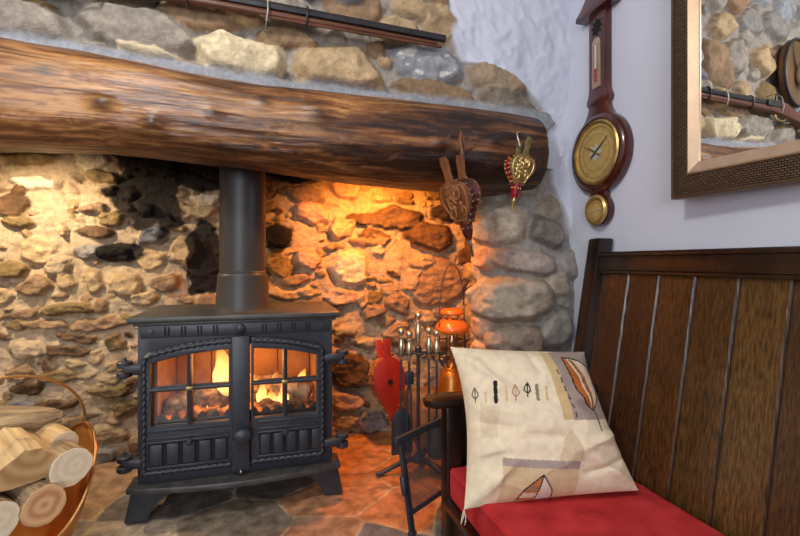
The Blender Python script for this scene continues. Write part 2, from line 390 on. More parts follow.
def paint_soot_shade(S, V, Hh, C, on):
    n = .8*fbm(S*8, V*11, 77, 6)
    for (cs, cv, rs, rv, a, _, _) in soot_shade:
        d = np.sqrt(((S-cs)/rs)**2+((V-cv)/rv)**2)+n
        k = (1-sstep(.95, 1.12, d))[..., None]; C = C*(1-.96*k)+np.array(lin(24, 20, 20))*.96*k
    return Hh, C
def planeY(y):
    def f(S, V):
        P = np.stack([S, np.full_like(S, y), V], -1); N = np.zeros_like(P); N[..., 1] = -1; return P, N
    return f
masonry('wall_back', planeY(YB), -1.36, XS+.02, -.03, 1.56, .0055, bstones, MOR, MT['stone'], fills=((700, .03, .07, .28, .035), (700, .014, .03, .4, .022)), post=paint_soot_shade, seed=3, strat=.6, rough=.014, hbase=.03, smear=.6, warp=.028, crev=.035)
def sidemap(S, V):
    P = np.stack([np.full_like(S, XS), S, V], -1); N = np.zeros_like(P); N[..., 0] = -1; return P, N
masonry('wall_alcove_right', sidemap, 1.55, YB+.02, -.03, 1.56, .008, [], MOR, MT['stone'], fills=((300, .05, .1, .4, .04), (300, .02, .04, .4, .025)), seed=9, rough=.008, flip=True)
def sidemapL(S, V):
    P = np.stack([np.full_like(S, -1.34), S, V], -1); N = np.zeros_like(P); N[..., 0] = 1; return P, N
masonry('wall_alcove_left', sidemapL, 1.3, YB+.02, -.03, 1.56, .012, [], MOR, MT['stone'], fills=((200, .05, .1, .4, .04), (200, .02, .04, .4, .025)), seed=12, rough=.008)
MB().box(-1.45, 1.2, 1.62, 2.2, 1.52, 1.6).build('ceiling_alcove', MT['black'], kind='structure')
MB().box(-1.36, 1.12, 1.66, 1.76, 1.31, 1.53, .01).build('trim_lintel', MT['darkwood'], kind='structure')

# chimney breast above the beam
WGR = lin(150, 140, 128)
breast = [(28,30,58,26,8,WGR,.055),(134,32,72,29,15,WGR,.06),(243,62,56,27,9,CRM,.065),(338,73,52,30,11,TAN,.07),(424,67,42,22,12,BLU,.045),(494,80,37,16,20,lin(158,138,114),.045),(438,95,48,12,13,BRN,.045),(150,56,36,8,18,CRM,.065),
 (508,104,36,12,20,lin(128,116,102),.04),(420,14,34,11,15,TAN,.05),(200,20,46,15,9,BRN,.04),(286,40,40,13,10,BRN,.035),(345,2,20,9,10,SLT),(300,-4,26,9,0,SLT),(20,4,40,8,10,OLV),(120,-8,50,14,8,TAN),(90,8,24,5,10,GRY)]
cstones = px_stones(breast, lambda x, y: onY(x, y, YC), .06)
plz = [onY(x, y, YC) for x, y in [(430,-8),(445,0),(452,22),(448,36),(456,52),(464,65),(482,66),(502,73),(522,90),(541,111),(549,124)]]
plx = np.array([p.x for p in plz])[::-1]; plv = np.array([p.z for p in plz])[::-1]
plx = np.concatenate([[.955, .965], plx]); plv = np.concatenate([[1.1, 1.24], plv]); plx = np.append(plx, [.50, .40, .30, .20]); plv = np.append(plv, [1.80, 1.86, 1.95, 2.3])
BEAMP = [(-60, 37, 154), (0, 45, 150), (100, 61, 153), (242, 87, 168), (330, 97, 180), (400, 104, 188), (480, 114, 195), (548, 124, 192)]
BY = 1.53
bx = []; bt = []; bb = []
for x, t, b in BEAMP: p = onY(x, t, BY); q = onY(x, b, BY); bx.append(p.x); bt.append(p.z); bb.append(q.z)
def breastpost(S, V, Hh, C, on):
    xb = np.interp(V, plv, plx)+.03*fbm(S*12, V*12, 5.5, 4)
    pl = sstep(-.012, .012, S-xb)
    tex = .012+.006*fbm(S*6, V*6, 31, 2)+.006*(1-np.abs(fbm(S*11+V*3, V*5-S*4, 41, 2))*2.5)+.005*(1-np.abs(fbm(S*17+V*8, V*13-S*6, 51, 3))*2.5)+.0015*fbm(S*40, V*40, 4, 2)
    Hh = Hh*(1-pl)+pl*np.maximum(tex, Hh*.25)
    C = C*(1-pl[..., None])+np.array(lin(202, 205, 219))*pl[..., None]
    zt = np.interp(S, bx, bt)
    d = V-zt-.012-.012*fbm(S*11, V*11, 8.8)
    sk = (1-sstep(.0, .022, d))*(1-pl)
    Hh = np.where(sk > 0, np.maximum(Hh, 0)*(1-sk)+sk*.03, Hh)
    C = C*(1-sk[..., None])+np.array(lin(150, 152, 158))*(1+.15*fbm(S*25, V*25, 2))[..., None]*sk[..., None]
    # pale lime splashes on the blue-grey stone
    c = onY(424, 66, YC); dd = np.sqrt(((S-c.x)/.11)**2+((V-c.z)/.05)**2)
    w = ((fbm(S*22, V*26, 66, 3) > .16) & (dd < 1) & on)[..., None]
    C = np.where(w, np.array(lin(206, 204, 196)), C)
    return Hh, C, 1-.97*pl
masonry('wall_chimney_breast', planeY(YC), -1.4, 1.125, 1.16, 2.22, .006, cstones, lin(156, 147, 137), MT['greystone'], fills=((1500, .09, .16, .5, .055), (900, .05, .09, .5, .045), (500, .025, .05, .5, .03)), post=breastpost, seed=21, rough=.010, crev=.022, warp=.02, fillcols=(TAN, WGR, GRY, BRN, TAN, OLV, BLU))

# right-hand stone pillar (front face wrapping round its left corner)
PX0 = .85; PR = .18
def pillarmap(S, V):
    # S: 0 at the right wall running left, corner arc, then back along +y
    L1 = 1.13-(PX0+PR-.05); A = PR*PI/2
    bul = .085*np.exp(-((V-.70)/.24)**2)+.03*np.exp(-((V-.35)/.25)**2)
    yb = YC+.014-bul*.62
    x = np.where(S < L1, 1.13-S, 0); y = np.where(S < L1, yb, 0); nx = np.zeros_like(S); ny = np.where(S < L1, -1., 0)
    a = np.clip((S-L1)/PR, 0, PI/2); m = S >= L1; m2 = S > L1+A
    cx = PX0+PR-.05; 
    x = np.where(m, cx-PR*np.sin(a), x); y = np.where(m, yb+PR-PR*np.cos(a), y)
    y = np.where(m2, yb+PR+(S-L1-A), y); x = np.where(m2, cx-PR+.55*(S-L1-A), x)
    nx = np.where(m, -np.sin(a), nx); ny = np.where(m, -np.cos(a), ny)
    P = np.stack([x, y, V], -1); N = np.stack([nx, ny, np.zeros_like(nx)], -1); return P, N
def pst(cx, cy, rx, ry, ang, col, h):
    c = onY(cx, cy, 1.46); k = 1.46/450*1.09
    return (1.13-c.x, c.z, rx*k, ry*k, math.radians(ang), col, h)
PG = lin(166, 152, 134)
pstones = [pst(503,222,38,27,4,PG,.06), pst(550,232,22,17,20,lin(120,114,106),.05), pst(489,259,16,13,0,PNK,.05), pst(527,262,40,15,12,lin(156,142,132),.055),
  pst(512,301,54,25,-3,PG,.085), pst(483,333,18,14,0,PNK,.05), pst(520,345,36,22,0,lin(150,132,116),.06), pst(556,330,20,24,15,lin(140,134,126),.04), pst(556,285,16,16,0,PG,.04),
  pst(490,360,22,14,0,PNK,.05), pst(505,400,44,26,0,PG,.06), pst(550,400,30,24,0,GRY,.05)]
def pillarpost(S, V, Hh, C, on):
    zz = np.array([.0, .45, .75, .90, 1.02, 1.10, 1.4]); ss = np.array([-.05, -.05, -.05, .01, .05, .085, .10])
    sb = np.interp(V, zz, ss)+.014*fbm(S*16, V*16, 3.1, 3)
    pl = (1-sstep(-.006, .012, S-sb))
    Hh = Hh*(1-pl)+pl*(.026+.004*fbm(S*20, V*20, 6, 3)); C = C*(1-pl[..., None])+np.array(lin(202, 205, 219))*pl[..., None]
    return Hh, C, 1-.97*pl
masonry('wall_pillar', pillarmap, 0, .72, -.03, 1.19, .006, pstones, lin(146, 140, 134), MT['greystone'], fills=((200, .05, .1, .5, .045), (200, .02, .05, .5, .03)), post=pillarpost, seed=33, rough=.007, poly=False, fillcols=(PG, GRY, lin(150, 138, 122)))

# hearth of irregular slabs
def hearth():
    res = .006; x0, x1, y0, y1 = -1.38, 1.13, 1.245, 2.14
    X, Y = np.meshgrid(np.arange(x0, x1, res), np.arange(y0, y1, res))
    seeds = np.array([(-1.2,1.45),(-.95,1.75),(-.72,1.42),(-.66,1.86),(-.42,1.36),(-.30,1.78),(-.10,1.42),(.06,1.80),(.14,1.33),(.24,1.56),(.33,1.86),(.42,1.40),(.55,1.66),(.62,1.32),(.72,1.92),(.85,1.55),(1.05,1.35),(.30,1.26),(-.2,2.05),(.52,2.0)])
    sc = [lin(150,128,104),lin(140,120,98),lin(136,124,110),lin(150,118,90),lin(150,136,118),lin(104,96,90),lin(122,108,92),lin(96,88,82),lin(140,112,90),lin(158,112,80),lin(172,118,78),lin(164,112,78),lin(170,112,70),lin(110,100,92),lin(150,100,64),lin(140,100,70),lin(110,100,92),lin(96,98,104),lin(100,92,86),lin(170,116,72)]
    wx = X+.03*fbm(X*6, Y*6, 1.1); wy = Y+.03*fbm(X*6, Y*6, 8.1)
    D = np.stack([np.sqrt((wx-a)**2+((wy-b)*1.15)**2) for a, b in seeds], 0); o = np.argsort(D, 0)
    d1 = np.take_along_axis(D, o[:1], 0)[0]; d2 = np.take_along_axis(D, o[1:2], 0)[0]
    g = .75*(1-sstep(.003, .013, d2-d1+.010*fbm(X*30, Y*30, 4)))
    C = np.array(sc)[o[0]]*1.3*(1+.25*fbm(X*9, Y*9, 2.2)[..., None]+.15*fbm(X*40, Y*30, 6)[..., None])
    C = C*(1-g[..., None])+np.array(lin(196, 172, 142))*g[..., None]*(1+.15*fbm(X*30, Y*30, 9)[..., None])
    Z = -.006+.003*fbm(X*8, Y*8, 3)+.0015*fbm(X*40, Y*40, 5)-.004*g
    Z[0, :] = -.25
    P = np.stack([X, Y, Z], -1); P[0, :, 1] = P[1, :, 1]
    MB().grid(P).build('floor_hearth', MT['hearth'], kind='structure', smooth=50, col=np.clip(C, .01, .9).reshape(-1, 3))
hearth()

# room shell
XW = 1.11
MB().box(XW, XW+.1, -2.7, 1.75, -.25, 2.3).build('wall_right', MT['plaster'], kind='structure')
MB().box(-3.2, XW+.1, -2.8, 1.26, -.28, -.22).build('floor', MT['floorw'], kind='structure')
MB().box(-3.2, XW+.1, -2.8, 1.75, 2.2, 2.28).build('ceiling', MT['ceiling'], kind='structure')
rear = MB(); rear.plate([[(-3.2, -.25), (1.2, -.25), (1.2, 2.25), (-3.2, 2.25)], [(-2.3, .6), (-2.3, 1.8), (-.5, 1.8), (-.5, .6)]], .1, 0, Matrix.Translation((0, -2.68, 0)) @ RXZ)
rear.build('wall_rear', MT['plaster'], kind='structure')
wf = MB()
for a, b in ((-2.3, -2.24), (-1.43, -1.37), (-.56, -.5)): wf.box(a, b, -2.76, -2.70, .6, 1.8, .004)
for a, b in ((.6, .66), (1.17, 1.23), (1.74, 1.8)): wf.box(-2.3, -.5, -2.755, -2.705, a, b, .004)
wf.build('window_1', mat('window_paint', lin(225, 222, 215), .5, var=.02), kind='structure')
MB().box(.62, 1.0, 1.80, 2.12, -.02, .195, .03, seg=3).build('trim_ledge', mat('ledge_stone', lin(128, 104, 80), .9, var=.3, bump=.5, bscale=40), kind='structure')

# ------------------------------------------------------------------ beam
def beam():
    nx, na = 480, 150
    xs = np.linspace(-1.36, .972, nx)
    zt = np.interp(xs, bx, bt); zb = np.interp(xs, bx, bb)
    k = np.ones(31)/31; 
    zt = np.convolve(np.pad(zt, 15, 'edge'), k, 'valid'); zb = np.convolve(np.pad(zb, 15, 'edge'), k, 'valid')
    a = np.linspace(0, 2*PI, na+1)
    A, X = np.meshgrid(a, xs); zc = ((zt+zb)/2)[:, None]; r = ((zt-zb)/2)[:, None]
    ca, sa = np.cos(A), np.sin(A)
    q = (np.abs(ca)**2.5+np.abs(sa)**2.5)**(-1/2.5)
    disp = .010*fbm(X*2.2, ca*1.2+5, sa*1.2, 3)+.004*fbm(X*6, ca*6, sa*6+9, 3)+.0025*fbm(X*3, A*14, 4, 3)
    t = np.clip((X-(xs[-1]-.035))/.035, 0, 1); shr = np.sqrt(np.clip(1-.55*t**3, 0, 1))
    Y = BY-(r*q*ca*1.0+disp*ca)*shr; Z = zc+(r*q*sa+disp*sa)*shr
    dark = np.zeros_like(X); hil = np.zeros_like(X)
    for px, py, sx, hgt in ((103, 104, .022, .016), (152, 122, .022, .018), (318, 113, .03, .012), (262, 100, .02, .006), (440, 145, .022, .012), (492, 143, .02, .01), (45, 70, .02, .0), (212,112,.018,.006)):
        p = onY(px, py, 1.40)
        d2 = ((X-p.x)/(sx*1.5))**2+((Z-p.z)/sx)**2
        g = np.exp(-d2)*(ca > 0); Y -= hgt*g; dark = np.maximum(dark, np.exp(-d2*1.6)*(ca > 0)*.75)
    Aw = A+.25*fbm(X*3, A*2, 5, 3)
    n1 = fbm(X*2.2, Aw*6, 2, 5); n2 = fbm(X*9, Aw*45, 7, 4); n3 = fbm(X*3.5, Aw*2.2, 12, 4)
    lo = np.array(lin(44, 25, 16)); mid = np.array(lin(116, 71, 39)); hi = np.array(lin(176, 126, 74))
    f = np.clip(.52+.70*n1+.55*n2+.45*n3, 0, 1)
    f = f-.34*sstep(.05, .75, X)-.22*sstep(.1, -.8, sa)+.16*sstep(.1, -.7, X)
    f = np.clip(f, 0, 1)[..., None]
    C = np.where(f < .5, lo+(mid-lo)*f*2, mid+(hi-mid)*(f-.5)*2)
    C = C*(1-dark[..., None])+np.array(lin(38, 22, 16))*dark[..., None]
    P = np.stack([X, Y, Z], -1)
    mb = MB(); mb.grid(P)
    # end cap rings
    last = P[-1]; c = last[:-1].mean(0); rings = [last]; 
    for s in (.8, .5, .2, .01): rings.append(c+(last-c)*s+np.array([.004*(1-s), 0, 0]))
    R = np.stack(rings, 0); o = len(mb.v); mb.grid(R)
    cc = np.concatenate([C.reshape(-1, 3), np.tile(np.array(lin(92, 64, 44)), (R.shape[0]*R.shape[1], 1))], 0)
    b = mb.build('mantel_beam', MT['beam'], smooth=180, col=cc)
    tag(b, 'heavy round timber mantel beam with knots spanning the stone fireplace opening', 'beam')
beam()

# ------------------------------------------------------------------ stove
def stove():
    st = thing('wood_stove', 'black cast iron wood burning stove with two arched glazed doors, standing on the hearth', 'stove', (-.093, 1.56, 0))
    I = MT['iron']; IL = MT['ironlite']
    hw = .298; D = .37
    b = MB()
    b.box(-hw, -hw+.02, 0, D, .118, .616, .004); b.box(hw-.02, hw, 0, D, .118, .616, .004); b.box(-hw, hw, D-.02, D, .118, .616, .004)
    b.box(-hw, hw, .0, D, .118, .14, .003); b.box(-hw, hw, .0, D, .595, .616, .003)
    # front frame with opening behind the doors
    arch = [(-.268, .165)]+[(-.268+.536*i/20, .535-.04*abs(-1+i/10)**2) for i in range(21)]+[(.268, .165)]
    b.plate([[(-hw-.001, .119), (hw+.001, .119), (hw+.001, .614), (-hw-.001, .614)], arch], .02, .002, Matrix.Translation((0, .016, 0)) @ RXZ)
    b.build('body', I, st)
    t = MB(); t.box(-.326, .326, -.022, .405, .616, .636, .007, seg=3); t.box(-.312, .312, -.008, .395, .606, .618, .004); t.build('top_plate', IL, st)
    # vent frieze
    fr = MB(); fr.box(-.292, .292, -.008, .004, .568, .608, .004); fz = fr.build('vent_frieze', I, st)
    for sx in (-1, 1):
        for k in range(4):
            x = sx*(.075+.047*k)
            v = MB(); v.box(x-.0075, x-.0025, -.0095, -.005, .574, .602); v.box(x+.0025, x+.0075, -.0095, -.005, .574, .602); v.build('vent_slot', MT['black'], fz)
    k = MB(); k.lathe([(0, 0), (.014, .001), (.016, .006), (.014, .012), (.006, .016), (0, .017)], 20, m=Matrix.Translation((.0, -.008, .589)) @ Matrix.Rotation(PI/2, 4, 'X'), cap=False); k.build('vent_knob', I, st)
    for sx in (-1, 1): MB().lathe([(0, 0), (.007, 0), (.007, .004), (0, .005)], 12, m=Matrix.Translation((sx*.262, -.008, .589)) @ Matrix.Rotation(PI/2, 4, 'X'), cap=False).build('bolt', I, st)
    # bowed ash ledge
    ol = [(-.325, .06)]+[(-.325+.65*i/24, -.025-.045*(1-(-1+i/12)**2)) for i in range(25)]+[(.325, .06)]
    l = MB(); l.plate([ol], .02, .005, Matrix.Translation((0, 0, .1)))
    l.box(-.30, .30, .0, .36, .1, .12, .003); l.build('ash_ledge', IL, st)
    # legs
    for sx in (-1, 1):
        for yy, dy in ((.0, 1), (.33, -1)):
            pr = [(.335, 0), (.338, .004), (.318, .101), (.165, .101), (.195, .086), (.225, .070), (.248, .048), (.262, .026), (.272, .004), (.274, 0)]
            pts = [(sx*x, z) for x, z in pr]
            if sx < 0: pts = pts[::-1]
            g = MB(); g.plate([pts], .03, .004, Matrix.Translation((0, yy+.03 if dy > 0 else yy+.03, 0)) @ RXZ)
            pr2 = [(0, 0), (.0, .101), (.11, .101), (.08, .085), (.055, .05), (.045, 0)]
            m = Matrix.Translation((sx*.306-(.012), yy+.002 if dy > 0 else yy+.028, 0)) @ Matrix(((0, 0, 1, 0), (dy, 0, 0, 0), (0, 1, 0, 0), (0, 0, 0, 1)))
            g.plate([pr2 if dy > 0 else pr2[::-1]], .024, .003, m); g.build('leg', I, st)
    # doors
    def ztop(x): return .562-.042*(abs(x+.007)/.28)**2.2
    def door(side):
        x0, x1 = (-.286, .030) if side < 0 else (.034, .271)
        out = [(x0, .150), (x1, .150)]
        n = 18
        if side < 0:
            top = [(x1-(x1-x0-.03)*i/n, 0) for i in range(n+1)]; top = [(x, ztop(x)) for x, _ in top]
            zc = ztop(x0+.03)
            top += [(x0+.03-.03*math.sin(u*PI/8), zc-.035+.035*math.cos(u*PI/8)) for u in range(1, 5)]
            px = [(-.257, -.156), (-.140, -.034)]
        else:
            top = [(x1-.03*(1-math.sin(u*PI/8)), ztop(x1-.03)-.035+.035*math.sin(u*PI/8)) if False else (x1-.03+.03*math.cos(u*PI/8), ztop(x1-.03)-.035+.035*math.sin(u*PI/8)) for u in range(0, 4)]
            top += [(x1-.03-(x1-.03-x0)*i/n, ztop(x1-.03-(x1-.03-x0)*i/n)) for i in range(n+1)]
            px = [(.042, .132), (.148, .243)]
        out += top
        holes = []
        for a, b_ in px:
            holes.append([(a, .300), (b_, .300), (b_, .405), (a, .405)])
            up = [(b_-(b_-a)*i/8, ztop(b_-(b_-a)*i/8)-.036) for i in range(9)]
            holes.append([(a, .420), (b_, .420)]+up)
        d = MB(); d.plate([out]+holes, .024, .003, Matrix.Translation((0, -.006, 0)) @ RXZ)
        dr = d.build('door', I, st)
        yf = -.030
        xi0, xi1 = (x0, -.026) if side < 0 else (.036, x1)
        # raised bars round panes
        r = MB()
        for a, b_ in px: r.tube([(a-.004, yf, .4125), (b_+.004, yf, .4125)], .006, 8)
        xm = (px[0][1]+px[1][0])/2; r.tube([(xm, yf, .30), (xm, yf, ztop(xm)-.03)], .006, 8)
        r.box(xi0+.02, xi1-.004, yf-.004, yf+.002, .283, .292, .002); r.box(xi0+.02, xi1-.004, yf-.004, yf+.002, .262, .268, .002)
        r.build('glazing_bar', I, dr)
        # rope moulding
        e = .010
        path = []
        if side < 0:
            pts = [(xi1, .150+e), (x0+e, .150+e), (x0+e, ztop(x0+.03)-.03)]+[(x0+.03-(.03-e)*math.cos(u*PI/8), ztop(x0+.03)-.035+(.035-e)*math.sin(u*PI/8)) for u in range(1, 5)]
            pts += [(x0+.035+(xi1-x0-.035)*i/14, ztop(x0+.035+(xi1-x0-.035)*i/14)-e) for i in range(15)]
        else:
            pts = [(xi0, .150+e), (x1-e, .150+e), (x1-e, ztop(x1-.03)-.03)]+[(x1-.03+(.03-e)*math.cos(u*PI/8), ztop(x1-.03)-.035+(.035-e)*math.sin(u*PI/8)) for u in range(1, 5)]
            pts += [(x1-.035-(x1-.035-xi0)*i/14, ztop(x1-.035-(x1-.035-xi0)*i/14)-e) for i in range(15)]
        dense = []
        for p, q in zip(pts, pts[1:]):
            n_ = max(1, int(math.dist(p, q)/.0025))
            dense += [(p[0]+(q[0]-p[0])*i/n_, yf, p[1]+(q[1]-p[1])*i/n_) for i in range(n_)]
        dense.append((pts[-1][0], yf, pts[-1][1]))
        MB().tube(dense, .0072, 8, rope=300).build('rope_moulding', I, dr, smooth=180)
        # lower vent slats in a sunk panel
        w0, w1 = xi0+.022, xi1-.008
        MB().box(w0, w1, yf-.0005, yf+.003, .178, .250).build('vent_panel', MT['black'], dr)
        s = MB(); nS = 5; pitch = (w1-w0)/nS
        for i in range(nS): s.box(w0+pitch*i+.006, w0+pitch*(i+1)-.006, yf-.006, yf+.002, .182, .246, .002)
        s.box(w0-.004, w1+.004, yf-.005, yf+.002, .172, .179, .002); s.box(w0-.004, w1+.004, yf-.005, yf+.002, .249, .256, .002)
        s.build('vent_slat', I, dr)
        q = MB(); q.lathe([(.004, 0), (.004, .006), (.010, .009), (.011, .014), (.007, .019), (0, .02)], 16, m=Matrix.Translation((xm, yf-.004, .250)) @ Matrix.Rotation(PI/2, 4, 'X')); q.build('vent_knob', I, dr)
        # glass
        g = MB(); g.plate([[(px[0][0]-.006, .294)]+[(px[1][1]+.006, .294)]+[(px[1][1]+.006-(px[1][1]-px[0][0]+.012)*i/10, ztop(px[1][1]+.006-(px[1][1]-px[0][0]+.012)*i/10)-.030) for i in range(11)]], .003, 0, Matrix.Translation((0, -.003, 0)) @ RXZ)
        g.build('glass_pane', MT['glass'], dr)
        c = MB(); c.box(xm-.010, xm+.010, yf-.009, yf-.004, .4065, .4185, .002); c.build('brass_clip', MT['brass'], dr, label='small brass clip')
        if side < 0:
            a = MB(); a.box(-.024, .031, yf-.010, yf+.002, .140, .568, .004); a.build('centre_strip', I, dr)
            kb = MB(); kb.lathe([(.010, 0), (.010, .014), (.021, .018), (.024, .026), (.020, .034), (.010, .038), (0, .039)], 24, m=Matrix.Translation((.010, yf-.009, .258)) @ Matrix.Diagonal((1.22, 1, 1.0, 1)) @ Matrix.Rotation(PI/2, 4, 'X')); kb.build('door_knob', I, dr)
            MB().sphere((.004, yf-.010, .135), .006).build('latch', MT['steel'], dr)
        else:
            rr = random.Random(4); em = MB()
            for i in range(11): em.box(.150+i*.0088, .150+i*.0088+rr.uniform(.003, .007), yf-.0075, yf-.003, .2705+rr.uniform(0, .002), .2795-rr.uniform(0, .002), .001)
            em.build('maker_relief', I, dr)
        # hinges
        for z in (.478, .190):
            sx = -1 if side < 0 else 1
            h = MB(); xo = sx*.333
            h.lathe([(.019, 0), (.022, .003), (.022, .015), (.019, .018)], 18, (xo, -.008, z-.024)); h.lathe([(.019, 0), (.022, .003), (.022, .015), (.019, .018)], 18, (xo, -.008, z+.006))
            h.lathe([(.006, 0), (.006, .062), (.004, .065)], 12, (xo, -.008, z-.03))
            xa, xb = sorted((sx*.268, xo)); h.box(xa, xb, -.030, .006, z-.010, z+.014, .005); h.box(xa, xb, -.012, .004, z-.02, z-.006, .003)
            h.build('hinge', I, dr)
    door(-1); door(1)
    # firebox lining
    br = MB(); br.box(-.276, -.250, .03, .33, .15, .56, .004); br.box(.250, .276, .03, .33, .15, .56, .004)
    for i in range(4): br.box(-.249+.1247*i, -.249+.1247*(i+1)-.003, .32, .345, .15, .56, .003)
    br.box(-.25, .25, .03, .32, .142, .27, .003)
    br.build('fire_brick_lining', MT['brick'], st)
    f = MB(); f.box(-.25, .25, .032, .040, .27, .298, .003)
    for i in range(13): x = -.24+.04*i; f.plate([[(x-.017, .29), (x+.017, .29), (x+.012, .306), (x+.003, .318), (x-.004, .317), (x-.013, .304)]], .006, .001, Matrix.Translation((0, .039, 0)) @ RXZ)
    f.build('log_guard', I, st)
    # embers, logs, flames
    em = MB(); rr = random.Random(3)
    for i in range(150):
        x = rr.uniform(-.235, .235); y = rr.uniform(.055, .30); r = rr.uniform(.012, .028)
        em.sphere((x, y, .285+rr.uniform(-.006, .022)), r, (1, rr.uniform(.7, 1), rr.uniform(.6, .9)), 8, 6)
    e = em.build('ember_bed', MT['ember'], smooth=60); e.location = (-.093, 1.56, 0); e['kind'] = 'stuff'; tag(e, 'glowing bed of embers and ash behind the stove glass', 'embers')
    def flog(c, L, r, rz, ry, seed, label):
        n, k = 20, 16; vs = []; fs = []; rr = random.Random(seed)
        ph = [rr.uniform(0, 6) for _ in range(6)]
        for i in range(n):
            x = -L/2+L*i/(n-1)
            for j in range(k):
                a = 2*PI*j/k; q = r*(1+.14*math.sin(3*a+ph[0]+x*20)+.10*math.sin(5*a+ph[1]-x*31)+.10*math.sin(x*60+ph[2]))*(.8 if i in (0, n-1) else 1)
                vs.append((x, q*math.cos(a), q*math.sin(a)))
        for i in range(n-1):
            for j in range(k): j2 = (j+1) % k; fs.append((i*k+j, i*k+j2, (i+1)*k+j2, (i+1)*k+j))
        fs += [tuple(range(k)), tuple((n-1)*k+j for j in range(k))]
        o = MB().add(vs, fs).build('burning_log', MT['char'], smooth=60); o.location = (c[0]-.093, c[1]+1.56, c[2]); o.rotation_euler = (0, ry, rz)
        tag(o, label, 'log', 'logs burning in the stove')
    flog((-.075, .15, .345), .16, .042, .25, -.25, 1, 'ash-whitened burning log behind the left stove door')
    flog((.165, .14, .340), .15, .040, -.35, .2, 2, 'burning log with pale ash behind the right stove door, nearest the right hinge')
    flog((.06, .24, .335), .26, .036, .05, .05, 5, 'charred burning log lying across the back of the firebox')
    flog((-.20, .12, .325), .09, .034, .6, -.1, 8, 'short charred log stub in the left corner of the firebox')
    # flames
    def flame(x, y, z, h, w, seed):
        rr = random.Random(seed); ph = [rr.uniform(0, 6) for _ in range(4)]; n, k = 22, 12; vs = []; cs = []; fs = []
        for i in range(n):
            t = i/(n-1); r = w*(math.sin(PI*min(1, t**.62))**.9)*(1-.35*t)+.0006
            cx = x+.25*w*math.sin(5*t+ph[0])*t+.02*t*math.sin(ph[1]); cy = y+.2*w*math.sin(6*t+ph[2])*t
            for j in range(k):
                a = 2*PI*j/k; q = r*(1+.2*math.sin(3*a+9*t+ph[3])); vs.append((cx+q*math.cos(a), cy+.5*q*math.sin(a), z+h*t))
                cs.append((2.5, 1.55-.95*t, .55-.5*t, (.62 if t < .5 else .62-1.1*(t-.5))*(min(1, t*6+.15))))
        for i in range(n-1):
            for j in range(k): j2 = (j+1) % k; fs.append((i*k+j, i*k+j2, (i+1)*k+j2, (i+1)*k+j))
        return vs, fs, cs
    fb = MB(); cc = []
    for a in ((-.050, .12, .335, .20, .036, 1), (-.072, .16, .34, .15, .03, 2), (-.036, .17, .35, .17, .026, 9), (-.02, .14, .32, .10, .022, 3), (.062, .13, .295, .085, .020, 4), (.150, .10, .295, .10, .012, 5), (.085, .10, .292, .055, .018, 6), (.112, .12, .292, .06, .018, 13), (.205, .20, .33, .07, .02, 7), (-.12, .11, .30, .06, .014, 11), (.142, .12, .292, .06, .014, 12)):
        v, f, c = flame(*a); fb.add(v, f); cc += c
    fo = fb.build('flames', MT['flame'], smooth=180, col=np.array(cc)); fo.location = (-.093, 1.56, 0); fo['kind'] = 'stuff'; tag(fo, 'bright yellow flames licking behind the stove glass', 'fire')
    # flue
    fl = thing('flue_pipe', 'dark grey flue pipe rising from the stove top behind the beam', 'flue pipe', (-.095, 1.74, .636))
    MB().lathe([(.080, .128), (.080, .84)], 48).build('pipe', MT['pipe'], fl)
    MB().lathe([(.098, 0), (.094, .012), (.087, .118), (.087, .122), (.083, .128), (.0835, .132), (.0805, .136)], 48, cap=False).build('collar', MT['pipe'], fl)
stove()

